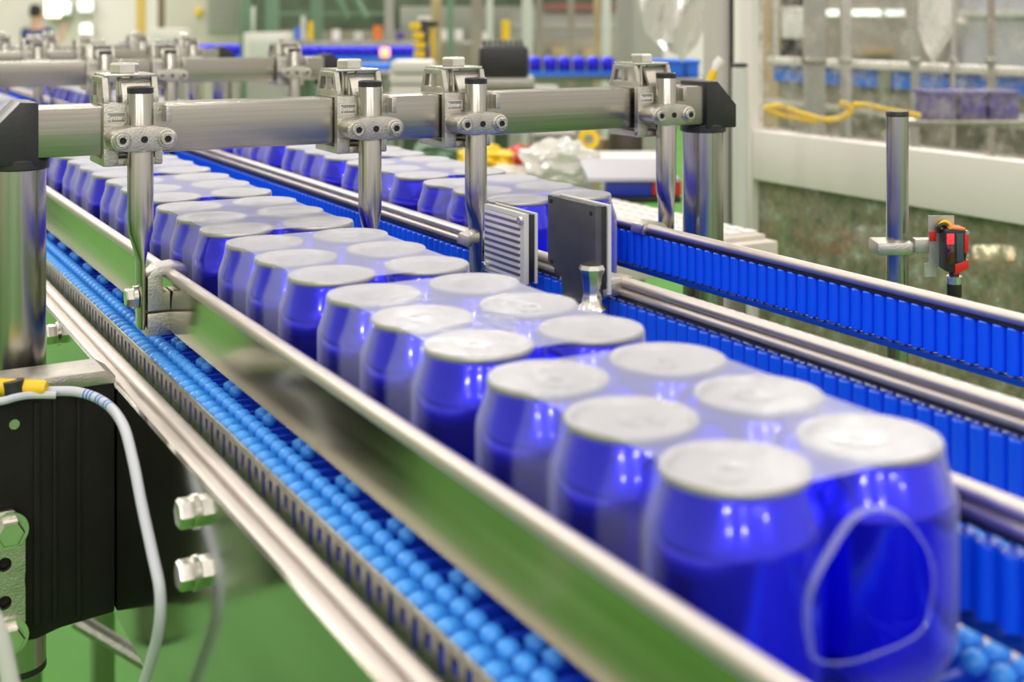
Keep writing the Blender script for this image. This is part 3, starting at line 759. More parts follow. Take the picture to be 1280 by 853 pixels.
tag(MB().tube(smooth_path([cab(-40, 505, .86), cab(0, 502, .862), cab(20, 497, .868), cab(40, 494, .875), cab(70, 494, .88)], 6), 0.0026, 10).build('thin_cable', 'cable'), 'thin pale wire joining the yellow sleeve at the left edge', 'cable')
tag(MB().tube(smooth_path([cab(-30, 735, .62), cab(-4, 785, .62), cab(8, 830, .62), cab(18, 880, .62)], 6), 0.0042, 12).build('hose', 'palegrey'), 'pale hose crossing the bottom left corner', 'hose')
t = thing('floor_strut', 'dark steel strut low under the frame at bottom left', 'strut', (0.3, 1.9, FZ))
MB().tube([Vector(at(95, 775, 1.9)) - Vector((0.3, 1.9, FZ)), Vector(at(330, 915, 1.9)) - Vector((0.3, 1.9, FZ))], 0.012, 10).build('strut_bar', 'slot', t)
MB().tube([Vector(at(330, 915, 1.9)) - Vector((0.3, 1.9, FZ)), Vector((at(330, 915, 1.9).x-0.3, at(330, 915, 1.9).y-1.9, 0))], 0.014, 10).build('strut_leg', 'slot', t)

#BACKGROUND
# ------------------------------------------------------------------ machinery around and behind
class Grp:
    """a thing whose parts are given as picture extents at a real depth; turned to face down the hall"""
    def __init__(s, name, label, cat, u, v, d, group=None, floor=False):
        p = at(u, v, d)
        if floor: p.z = FZ
        s.o = p; s.t = thing(name, label, cat, p, -TH, group)
    def loc(s, u, v, d):
        q = at(u, v, d) - s.o
        return Vector((q.dot(RT), q.dot(FW), q.z))
    def box(s, nm, mat, u0, u1, v0, v1, d, dep, bev=0.004, floor=False, par=None):
        a, b = s.loc(u0, v0, d), s.loc(u1, v1, d)
        zb = FZ - s.o.z if floor else b.z
        return MB().box(a.x, b.x, a.y, a.y+dep, zb, a.z, bev).build(nm, mat, par or s.t)
    def tube(s, nm, mat, pts, r, n=10, par=None):
        return MB().tube([s.loc(*p) for p in pts], r, n).build(nm, mat, par or s.t)
    def cyl(s, nm, mat, u, v0, v1, d, r, n=20, floor=False):
        a, b = s.loc(u, v0, d), s.loc(u, v1, d); z0 = FZ - s.o.z if floor else b.z
        return MB().cyl((a.x, a.y, z0), r, a.z-z0, 'z', n, min(0.003, r*.2)).build(nm, mat, s.t)

# machine guard at the right, parallel to the lanes: post, beam and scratched clear panels
def panel_mat(name, scale, lo, hi, tint, thr0, thr1):
    m, N, L, B = new_mat(name); out = [n for n in N if n.type == 'OUTPUT_MATERIAL'][0]
    tc = N.new('ShaderNodeTexCoord')
    n = N.new('ShaderNodeTexNoise'); n.inputs['Scale'].default_value = scale; n.inputs['Detail'].default_value = 6; n.inputs['Roughness'].default_value = 0.7
    L.new(tc.outputs['Object'], n.inputs['Vector'])
    n2 = N.new('ShaderNodeTexNoise'); n2.inputs['Scale'].default_value = scale*1.1; n2.inputs['Detail'].default_value = 7; n2.inputs['Roughness'].default_value = 0.65
    L.new(tc.outputs['Object'], n2.inputs['Vector'])
    r = N.new('ShaderNodeValToRGB'); e = r.color_ramp.elements
    e[0].position = 0.30; e[0].color = (*tint[0], 1); e[1].position = 0.72; e[1].color = (*tint[-1], 1)
    for i, c in enumerate(tint[1:-1]):
        x = e.new(0.30 + 0.42*(i+1)/(len(tint)-1)); x.color = (*c, 1)
    L.new(n2.outputs['Fac'], r.inputs[0]); L.new(r.outputs[0], B.inputs['Base Color'])
    B.inputs['Roughness'].default_value = 0.4
    mr = N.new('ShaderNodeMapRange'); mr.inputs['From Min'].default_value = thr0; mr.inputs['From Max'].default_value = thr1
    mr.inputs['To Min'].default_value = lo; mr.inputs['To Max'].default_value = hi
    L.new(n.outputs['Fac'], mr.inputs[0])
    tr = N.new('ShaderNodeBsdfTransparent'); mx = N.new('ShaderNodeMixShader')
    L.new(mr.outputs[0], mx.inputs[0]); L.new(tr.outputs[0], mx.inputs[1]); L.new(B.outputs[0], mx.inputs[2]); L.new(mx.outputs[0], out.inputs[0])
    return m
M['panel_low'] = panel_mat('splash_and_reflection_panel', 34, 0.28, 0.86, [(0.06, 0.07, 0.04), (0.20, 0.24, 0.15), (0.30, 0.25, 0.16), (0.34, 0.40, 0.30), (0.62, 0.60, 0.54)], 0.34, 0.56)  # water splashes, plus granular reflections painted in as green and brown flecks
M['panel_up'] = panel_mat('scratched_clear_panel', 30, 0.05, 0.55, [(0.25, 0.22, 0.18), (0.5, 0.46, 0.40), (0.75, 0.70, 0.64)], 0.45, 0.75)
t = thing('machine_guard', 'cream machine guard with scratched clear panels, right of the lanes', 'guard', (1.6, 1.9, FZ))
def gput(mb, nm, mat, sm=30):
    o = mb.build(nm, mat, t, sm); o.location = (-1.6, -1.9, -FZ); return o
gput(MB().box(1.602, 1.640, 0.30, 1.930, -0.060, 0.034, 0.004), 'beam', 'white')
gput(MB().box(1.600, 1.630, 1.930, 1.966, FZ, 1.2, 0.004), 'upright', 'white')
gput(MB().box(1.590, 1.650, 0.24, 0.30, FZ, 1.2, 0.004), 'upright', 'white')
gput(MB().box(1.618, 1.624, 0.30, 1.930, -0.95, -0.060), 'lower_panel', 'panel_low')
gput(MB().box(1.618, 1.622, 0.30, 1.930, 0.034, 1.0), 'upper_panel', 'panel_up')
gput(MB().box(1.600, 1.640, 0.30, 1.930, -1.04, -0.95, 0.004), 'lower_beam', 'white')
g = Grp('guard_tube', 'pale round tube with dark cap beside the cream guard upright', 'tube', 925, 300, 2.3, floor=True)
g.cyl('tube', 'palegrey', 925, 84, 300, 2.3, 0.0145, floor=True)
g.cyl('cap', 'black', 925, 79, 84, 2.3, 0.0150)
g = Grp('grey_column', 'grey square column behind the right end of the crossbar', 'column', 900, 160, 2.7, floor=True)
g.box('shaft', plain('light_grey_paint', (0.50, 0.475, 0.44), 0.5, 0, 0.04, 3), 884, 918, -200, 160, 2.7, 0.06, floor=True); g.box('edge_strip', 'hole', 913, 917, -200, 300, 2.69, 0.01, 0, )
g = Grp('yellow_hose_end', 'yellow cable with a clear plug hanging behind the black end cap', 'cable', 890, 105, 2.2)
g.tube('sleeve', 'yellow', [(893, 88, 2.2), (888, 100, 2.2), (884, 116, 2.2), (880, 150, 2.2), (878, 400, 2.2), (880, 1166, 2.2)], 0.0075); g.tube('plug', 'paper', [(902, 74, 2.2), (897, 80, 2.2), (893, 89, 2.2)], [0.008, 0.0085, 0.0055])
def yl(u, v): return at(u, v, 2.55)
tag(MB().tube(smooth_path([yl(938, 140), yl(958, 135), yl(975, 133), yl(1000, 142), yl(1030, 150), yl(1052, 147), yl(1063, 138), yl(1056, 130), yl(1050, 131)], 6), 0.0072, 10).build('yellow_cable', 'yellow'), 'yellow cable looped behind the clear panel above the cream beam', 'cable')
tag(MB().tube(smooth_path([yl(957, 138), yl(985, 146), yl(1020, 152)], 6), 0.0062, 10).build('yellow_cable', 'yellow'), 'short lower strand of yellow cable under the loop by the guard upright', 'cable')
tag(MB().tube(smooth_path([yl(1066, 131), yl(1085, 132), yl(1110, 138), yl(1150, 145)], 6), 0.0068, 10).build('yellow_cable', 'yellow'), 'straight yellow cable passing behind the sensor pole', 'cable')

# third lane behind the clear panel: blue band, pale rail, machine body
t = thing('rear_conveyor', 'conveyor with blue side band and pale rail behind the clear panel', 'conveyor', (2.75, 2.4, FZ))
def rput(mb, nm, mat, sm=30):
    o = mb.build(nm, mat, t, sm); o.location = (-2.75, -2.4, -FZ); return o
rput(MB().box(2.70, 2.74, 1.2, 3.15, 0.047, 0.098, 0.004), 'blue_band', 'matte_blue')
rput(MB().box(2.67, 2.74, 1.2, 3.15, 0.100, 0.122, 0.006), 'upper_rail', 'white')
rput(MB().box(2.72, 3.05, 1.2, 3.15, -0.20, 0.046), 'bed', 'mottled')
rput(MB().box(2.66, 2.72, 1.2, 3.15, -0.030, -0.008, 0.004), 'lower_rail', 'steel_y')
rput(MB().box(2.60, 2.72, 1.2, 3.15, -0.135, -0.10, 0.004), 'tray_edge', 'beigemat')
rput(MB().box(2.78, 3.0, 1.3, 3.1, FZ, -0.20), 'plinth', 'mottled')
for yy in (1.35, 2.0, 2.65):
    rput(MB().box(2.695, 2.70, yy, yy+0.05, 0.045, 0.10), 'band_joint', 'slot')
for i, (u, w, nm) in enumerate(((1178, 36, 'left'), (1217, 34, 'middle'), (1256, 38, 'right'))):
    g = Grp('can_crate', f'violet blue crate in front of the rear conveyor, {nm} one of three', 'crate', u, 150, 2.62, 'violet crates behind the panel')
    g.box('shell', 'purple', u-w/2, u+w/2, 117, 150, 2.62, 0.09, 0.008); g.box('rim', 'purple', u-w/2-1, u+w/2+1, 114, 119, 2.615, 0.10, 0.002)
g = Grp('crate_shelf', 'pale steel ledge carrying the violet crates behind the panel', 'shelf', 1220, 156, 2.6, floor=True)
g.box('top', 'steel_x', 1120, 1330, 150, 158, 2.58, 0.16, 0.003); g.box('leg', 'steel_z', 1130, 1138, 158, 300, 2.62, 0.03, 0.002, True); g.box('leg', 'steel_z', 1310, 1318, 158, 300, 2.62, 0.03, 0.002, True)
for i, (u, w, d, mat, nm) in enumerate(((1020, 24, 3.2, 'greypaint', 'thick grey'), (1058, 13, 3.4, 'steel_z', 'slim steel'), (1145, 9, 3.3, 'greypaint', 'thin grey'), (1192, 7, 3.4, 'steel_z', 'very thin steel'), (1240, 8, 3.2, 'brownwall', 'thin brown'))):
    g = Grp('machine_post', f'{nm} upright of the machine behind the clear panel', 'post', u, 120, d, 'uprights behind the clear panel', floor=True)
    g.box('shaft', mat, u-w/2, u+w/2, -200, 120, d, w*d/F*0.8, 0.002, floor=True); g.box('joint', 'steel_z', u-w/2-2, u+w/2+2, 72, 80, d-0.005, w*d/F, 0.002)
g = Grp('brown_cabinet', 'brown grey cabinet with tan shelf behind the rear conveyor', 'cabinet', 1100, 140, 5.4, floor=True)
g.box('body', 'brownwall', 1012, 1198, -60, 150, 5.4, 0.5, 0.01, floor=True); g.box('shelf', 'tan', 1068, 1118, 60, 69, 5.36, 0.05, 0.003); g.box('light_strip', 'lampc', 1035, 1054, 12, 20, 5.36, 0.03, 0.002)
g.box('light_strip', 'lampc', 1067, 1103, 12, 20, 5.36, 0.03, 0.002); g.box('light_strip', 'lampc', 1109, 1131, 12, 20, 5.36, 0.03, 0.002)
g = Grp('lavender_cabinet', 'pale lavender grey cabinet at the right edge behind the clear panel', 'cabinet', 1255, 140, 5.3, floor=True)
M['lav'] = plain('lavender_grey_paint', (0.46, 0.45, 0.50), 0.5, 0, 0.08, 3)
g.box('body', 'lav', 1205, 1420, -60, 150, 5.3, 0.5, 0.01, floor=True); g.box('top_strip', 'palegrey', 1200, 1420, 12, 21, 5.27, 0.03, 0.002); g.box('door_gap', 'slot', 1236, 1240, 22, 80, 5.29, 0.02, 0.001); g.box('handle', 'bolt', 1196, 1210, 22, 36, 5.25, 0.05, 0.01)
g = Grp('tan_door', 'tan wooden board with a white notice beside the cream upright', 'board', 975, 140, 4.9, floor=True)
g.box('board', 'tan', 940, 976, -60, 140, 4.9, 0.05, 0.005, floor=True); g.box('dark_gap', 'hole', 976, 1008, -60, 90, 4.94, 0.04, 0.004); g.box('notice', 'paper', 977, 1005, 8, 48, 4.9, 0.01, 0.001); g.box('frame', 'palegrey', 967, 973, -60, 75, 4.88, 0.03, 0.003)
# hanging sheet (pointed)
def sheet(nm, label, poly, d, mat, cat, wob=0.012):
    o0 = at(poly[0][0], poly[0][1], d); vs = []
    n = len(poly); cx = sum(p[0] for p in poly)/n; cy = sum(p[1] for p in poly)/n
    rings = []
    for s in (1, .75, .5, .25):
        rings.append([(cx+(p[0]-cx)*s, cy+(p[1]-cy)*s) for p in poly])
    mb = MB(); V = []
    for dd in (0, 0.003):
        for ri, r_ in enumerate(rings):
            for i, (u, v) in enumerate(r_):
                V.append(at(u, v, d + dd + wob*math.sin(u*0.13+v*0.05)) - o0)
    k = 4; Fs = []
    for side in (0, 1):
        b = side*k*n
        for ri in range(k-1):
            for i in range(n):
                q = (b+ri*n+i, b+ri*n+(i+1) % n, b+(ri+1)*n+(i+1) % n, b+(ri+1)*n+i); Fs.append(q if side else q[::-1])
        q = tuple(b+(k-1)*n+i for i in range(n)); Fs.append(q if side else q[::-1])
    for i in range(n): Fs.append((i, (i+1) % n, k*n+(i+1) % n, k*n+i))
    o = mb.add(V, Fs).build(nm, mat); o.location = o0
    return tag(o, label, cat)
def dense(poly, k=5):
    out = []
    for i in range(len(poly)):
        a, b = poly[i], poly[(i+1) % len(poly)]
        out += [(a[0]+(b[0]-a[0])*j/k, a[1]+(b[1]-a[1])*j/k) for j in range(k)]
    return out
sheet('hanging_sheet', 'white paper tag hanging to a point behind the clear panel', dense([(1148, -30), (1190, -30), (1189, 45), (1167, 80), (1156, 62), (1148, 40)]), 2.9, 'paper', 'tag')
sheet('plastic_bag', 'clear plastic bag hanging left of the grey column', dense([(846, -60), (886, -60), (886, 25), (872, 55), (852, 78), (842, 60)]), 2.9, 'bag', 'bag', 0.03)
sheet('plastic_bag', 'creased pale plastic sheet hanging behind the clear bag', dense([(798, -60), (850, -60), (848, 70), (830, 62), (806, 40), (800, 10)]), 3.1, 'bag', 'bag', 0.03)
g = Grp('blue_bin', 'long blue plastic bin behind the right crossbar clamp', 'bin', 840, 96, 3.3)
g.box('shell', 'matte_blue', 808, 874, 77, 96, 3.3, 0.12, 0.006); g.box('rim', 'matte_blue', 806, 876, 75, 80, 3.295, 0.13, 0.003); g.box('divider', 'bluerod', 856, 859, 80, 95, 3.293, 0.02, 0.001)
g = Grp('side_table', 'low steel shelf under the blue bin', 'shelf', 840, 110, 3.2, floor=True)
g.box('top', 'steel_x', 780, 905, 98, 112, 3.2, 0.3, 0.003); g.box('leg', 'steel_z', 800, 806, 112, 200, 3.25, 0.02, 0.002, True); g.box('leg', 'steel_z', 880, 886, 112, 200, 3.25, 0.02, 0.002, True)

# rear can line across the hall
CORD = ['first', 'second', 'third', 'fourth', 'fifth', 'sixth', 'seventh', 'eighth', 'ninth', 'tenth', 'eleventh', 'twelfth', 'thirteenth', 'fourteenth', 'fifteenth', 'sixteenth']
def across_lane(label, u0, u1, v_belt, d, n):
    g = Grp('cross_conveyor', label, 'conveyor', (u0+u1)/2, v_belt, d, floor=True)
    g.box('bed', 'steel_x', u0-4, u1+4, v_belt+0.5, v_belt+9, d-0.05, 0.16, 0.004); g.box('blue_rail', 'matte_blue', u0-4, u1+4, v_belt-2.5, v_belt+3.5, d-0.06, 0.01, 0.002)
    for uu in (u0+8, u1-8): g.box('leg', 'steel_z', uu-3, uu+3, v_belt+8, 300, d, 0.05, 0.002, True)
    return g
across_lane('cross conveyor of cans with bright blue rail right of the black motor', 655, 772, 92, 6.6, 8)
for i, u in enumerate((669, 688, 706, 724, 742, 760)):
    p = at(u, 92, 6.6)
    can(p.x, p.y, 0, f'{["leftmost","second","third","fourth","fifth","rightmost"][i]} of the six blue cans on the cross conveyor by the motor', False, 'cans on the near cross conveyor', p.z)
across_lane('far cross conveyor with a packed row of cans, blurred', 352, 545, 73, 9.2, 0)
for i in range(16):
    p = at(360 + i*11.7, 73, 9.2)
    can(p.x, p.y, 0, f'blurred violet can, {CORD[i]} from the left on the far cross conveyor', False, 'cans on the far cross conveyor', p.z)
across_lane('short far conveyor with cans left of the white cabinet', 240, 306, 72, 9.6, 0)
for i in range(5):
    p = at(250 + i*11.4, 70, 9.6)
    can(p.x, p.y, 0, f'blurred violet can, {CORD[i]} from the left on the short far conveyor', False, 'cans on the short far conveyor', p.z)
g = Grp('blue_ramp', 'blue slide rail just behind the second clamp of the front crossbar', 'rail', 465, 90, 4.2, floor=True)
g.box('rail', 'matte_blue', 444, 486, 80, 88, 4.2, 0.1, 0.003); g.box('bed', 'steel_x', 440, 490, 88, 97, 4.19, 0.12, 0.003); g.box('leg', 'steel_z', 462, 468, 97, 200, 4.22, 0.03, 0.002, True)

# black motor, striped sensor post, white stack
g = Grp('drive_motor', 'black ribbed drive motor behind the middle clamps', 'motor', 626, 100, 3.4)
g.box('body', 'black', 598, 661, 58, 98, 3.4, 0.14, 0.012)
for i in range(8): g.box('rib', 'black', 604+i*6.6, 607.5+i*6.6, 50, 59, 3.41, 0.12, 0.002)
g.box('base', 'slot', 590, 668, 98, 112, 3.38, 0.2, 0.004)
g = Grp('motor_stand', 'dark stand under the black drive motor', 'stand', 630, 200, 3.4, floor=True)
g.box('top', 'slot', 585, 700, 112, 120, 3.4, 0.25, 0.003); g.box('leg', 'slot', 598, 612, 120, 300, 3.45, 0.05, 0.003, True); g.box('leg', 'slot', 670, 684, 120, 300, 3.45, 0.05, 0.003, True)
g = Grp('striped_post', 'yellow and black striped sensor post above the white stack', 'post', 528, 78, 4.6)
g.box('core', 'black', 524, 535, 24, 78, 4.6, 0.03, 0.004, True); g.box('back_strip', 'yellow', 537, 543, 32, 74, 4.63, 0.02, 0.002); g.box('cap', 'palegrey', 522, 538, 20, 27, 4.6, 0.04, 0.004); g.box('arm', 'black', 530, 548, 27, 33, 4.62, 0.02, 0.002)
for i, (u, v) in enumerate(((519, 33), (523, 45), (524.5, 57), (524, 68))): g.cyl('yellow_ring', 'yellow', u, v-4.5, v+4.5, 4.57, 0.020)
g = Grp('white_stack', 'stack of white plastic bundles behind the front crossbar', 'bundle', 514, 120, 4.0)
for i, (u0, u1, v0, v1) in enumerate(((488, 541, 76, 92), (486, 540, 92, 106), (487, 536, 106, 124))): g.box('bundle', 'white', u0, u1, v0, v1, 4.0+0.01*i, 0.16, 0.014)
g = Grp('stack_table', 'grey table carrying the white plastic bundles', 'table', 514, 200, 4.0, floor=True)
g.box('top', 'greypaint', 470, 560, 124, 130, 3.98, 0.3, 0.003); g.box('leg', 'steel_z', 476, 482, 130, 300, 4.05, 0.03, 0.002, True); g.box('leg', 'steel_z', 548, 554, 130, 300, 4.05, 0.03, 0.002, True)
g = Grp('signal_lamp', 'small glowing orange signal lamp before the far can row', 'lamp', 481, 75, 8.6, floor=True)
M['siglamp'] = plain('lit_orange_lamp', (1, .4, .2), 0.4, emit=(1.0, 0.36, 0.2), estr=1.6)
g.cyl('bulb', 'siglamp', 481, 60, 71, 8.6, 0.032); g.cyl('stem', 'slot', 481, 71, 300, 8.6, 0.012, 12, True)

# steelwork in the middle distance
for i, (u, w, mat, d, nm) in enumerate(((339, 15, 'green', 9.9, 'pale green'), (395, 13, 'green', 10.3, 'dull green'), (486, 11, 'greypaint', 9.9, 'grey green'), (545, 12, 'tan', 8.0, 'tan'), (563, 8, 'green', 9.4, 'slim green'),
        (596, 14, 'brownwall', 7.6, 'brown'), (612, 8, 'palegrey', 8.6, 'slim pale'), (659, 13, 'palegrey', 7.8, 'pale'), (674, 8, 'brownwall', 7.3, 'slim brown'), (714, 9, 'brownwall', 7.2, 'narrow brown'), (746, 7, 'tan', 7.2, 'narrow tan'), (758, 11, 'palegrey', 8.0, 'whitish'), (782, 20, 'greypaint', 5.2, 'thick steel grey'))):
    g = Grp('steel_column', f'{nm} blurred upright in the machinery behind the crossbar', 'column', u, 95, d, 'blurred uprights in the middle distance', floor=True)
    g.box('shaft', mat, u-w/2, u+w/2, -260, 95, d, w*d/F, 0.004, floor=True); g.box('base_plate', 'slot', u-w, u+w, -200, -190, d-0.02, 0.1, 0.002)
g = Grp('dark_machine', 'dark green machine hall block behind the far can row', 'machine', 450, 90, 12.5, floor=True)
g.box('body', 'darkgreen', 318, 640, -80, 95, 12.5, 1.2, 0.02, floor=True)
g.box('lower_panel', 'brownwall', 350, 640, 38, 92, 12.4, 0.1, 0.01); g.box('upper_grey_panel', 'greypaint', 500, 640, 8, 40, 12.4, 0.1, 0.01)
for a, b in (((420, -10), (435, 22)), ((441, -10), (458, 22))): g.tube('brace', 'green', [(a[0], a[1], 12.2), (b[0], b[1], 12.2)], 0.032)
g.box('top_beam', 'green', 340, 480, 15, 19, 12.2, 0.08, 0.004)
g = Grp('grey_machine', 'grey machine wall with dark slots behind the cross conveyor', 'machine', 720, 95, 11.0, floor=True)
g.box('body', 'greypaint', 640, 830, -80, 95, 11.0, 1.0, 0.02, floor=True); g.box('dark_slot', 'darkgreen', 628, 770, -20, 3, 10.95, 0.1, 0.005); g.box('red_slot', plain('dull_red_paint', (0.28, 0.12, 0.10), 0.6), 680, 770, 4, 13, 10.95, 0.1, 0.005)
g.box('cross_beam', 'slot', 640, 770, 31, 37, 10.6, 0.1, 0.005); g.box('lower_cabinet', 'brownwall', 668, 770, 48, 78, 10.6, 0.3, 0.01); g.box('lower_door', 'tan', 728, 750, 62, 76, 10.55, 0.05, 0.004); g.box('lower_door', 'tan', 690, 712, 60, 75, 10.55, 0.05, 0.004)
# blurred coloured blobs of unclear kind, drawn as short cylinders on a shelf
ORD = ['first', 'second', 'third', 'fourth', 'fifth', 'sixth', 'seventh', 'eighth', 'ninth', 'tenth', 'eleventh', 'twelfth', 'thirteenth', 'fourteenth', 'fifteenth', 'sixteenth']
for i, (u, v, mat) in enumerate(((372, 40, 'matte_blue'), (379, 26, 'palegrey'), (388, 33, 'yellow'), (420, 43, 'paper'), (448, 46, 'palegrey'), (472, 38, 'orange'), (500, 46, 'purple'), (556, 43, 'paper'), (573, 43, 'paper'), (608, 46, 'paper'), (632, 31, 'yellow'))):
    cn = {'matte_blue': 'blue', 'palegrey': 'pale grey', 'paper': 'white', 'purple': 'violet'}.get(mat, mat)
    g = Grp('blurred_blob', f'blurred {cn} tub, {ORD[i]} from the left on the far shelf', 'tub', u, 53, 9.6+0.02*(i % 2), 'blobs on the far shelf')
    rr = 0.019 if i < 3 else 0.030; g.cyl('blob_body', mat, u, v-6, 50, 9.6, rr, 14); g.cyl('base_ring', 'slot', u, 50, 53, 9.6, rr+0.001, 14)
g = Grp('blob_shelf', 'long grey shelf far behind the crossbar, carrying coloured blobs', 'shelf', 500, 56, 9.6, floor=True)
g.box('top', 'greypaint', 355, 645, 53, 57, 9.5, 0.3, 0.004)
for uu in (362, 500, 638): g.box('leg', 'greypaint', uu-2, uu+2, 57, 300, 9.65, 0.05, 0.003, True)

# left distance: wall lamps, pillar, cabinets, person
g = Grp('yellow_pillar', 'yellow pillar against the far white wall', 'pillar', 175, 52, 16.5, floor=True)
g.box('shaft', plain('ochre_paint', (0.62, 0.42, 0.10), 0.6), 170, 180, -300, 60, 16.5, 0.1, 0.004, True); g.box('foot', 'greypaint', 167, 183, 90, 170, 16.45, 0.2, 0.004, True)
g = Grp('dark_pillar', 'dark brown pillar right of the yellow pillar', 'pillar', 200, 40, 16.0, floor=True)
g.box('shaft', plain('dark_brown_paint', (0.16, 0.12, 0.07), 0.6), 197, 204, -300, 60, 16.0, 0.1, 0.004, True); g.box('foot', 'greypaint', 194, 207, 90, 170, 15.95, 0.2, 0.004, True)
for i, (u0, u1, v0, v1, m, nm) in enumerate(((56, 72, -2, 21, 'lampf', 'bright warm wall lamp beside the person'), (98, 112, 0, 14, 'lampc', 'pale upper wall lamp right of the person'), (100, 111, 30, 46, 'lampc', 'pale lower wall lamp right of the person'), (74, 84, 2, 17, 'lampc', 'faint wall lamp between the two others'))):
    g = Grp('wall_lamp', nm, 'lamp', (u0+u1)/2, v1, 18.6)
    g.box('diffuser', m, u0, u1, v0, v1, 18.6, 0.15, 0.02); g.box('housing', 'palegrey', u0-2, u1+2, v0-2, v1+2, 18.72, 0.2, 0.01)
g = Grp('pale_machine', 'pale grey green louvred machine in the left distance', 'machine', 260, 60, 14.0, floor=True)
g.box('body', plain('pale_green_grey', (0.58, 0.535, 0.47), 0.6, 0, .08, 3), 207, 300, -200, 80, 14.0, 0.8, 0.01, True)
for i in range(7): g.box('louvre', plain('louvre_grey', (0.36, 0.36, 0.31), 0.6), 258, 296, -14+i*8, -9+i*8, 13.96, 0.05, 0.004)
g.box('yellow_notice', 'yellow', 244, 252, 10, 20, 13.97, 0.04, 0.004); g.box('edge_post', 'green', 300, 312, -200, 80, 13.9, 0.1, 0.004, True)
g.box('dark_door', 'darkgreen', 312, 330, -200, 80, 14.2, 0.1, 0.004, True); g.box('white_cylinder_cover', 'paper', 314, 330, 8, 40, 13.8, 0.1, 0.02)
for (u0, u1, v0, v1, nm) in ((188, 226, 36, 64, 'pale box cabinet with grey front beside the violet trays'), (304, 358, 41, 80, 'large white boxy cabinet behind the second crossbar')):
    g = Grp('white_cabinet', nm, 'cabinet', (u0+u1)/2, v1, 8.0, floor=True)
    g.box('body', 'white', u0, u1, v0, v1+6, 8.0, 0.25, 0.012); g.box('front_panel', 'palegrey', u0+7, u1-3, v0+8, v1, 7.985, 0.03, 0.006); g.box('pedestal', 'greypaint', u0+4, u1-4, v1+6, 300, 8.03, 0.2, 0.004, True)
g = Grp('violet_tray', 'violet tray of cans beside the pale box cabinet', 'tray', 167, 66, 8.6, floor=True)
g.box('tray', 'purple', 148, 186, 54, 65, 8.6, 0.2, 0.008); g.box('bench', 'greypaint', 140, 190, 65, 72, 8.58, 0.3, 0.004); g.box('leg', 'greypaint', 160, 168, 72, 300, 8.65, 0.1, 0.004, True)
g = Grp('low_wall_bench', 'long low pale bench before the far white wall', 'bench', 80, 70, 13.5, floor=True)
g.box('top', 'palegrey', -30, 150, 62, 70, 13.5, 0.5, 0.01); g.box('front', 'greypaint', -30, 150, 70, 300, 13.6, 0.3, 0.01, True)

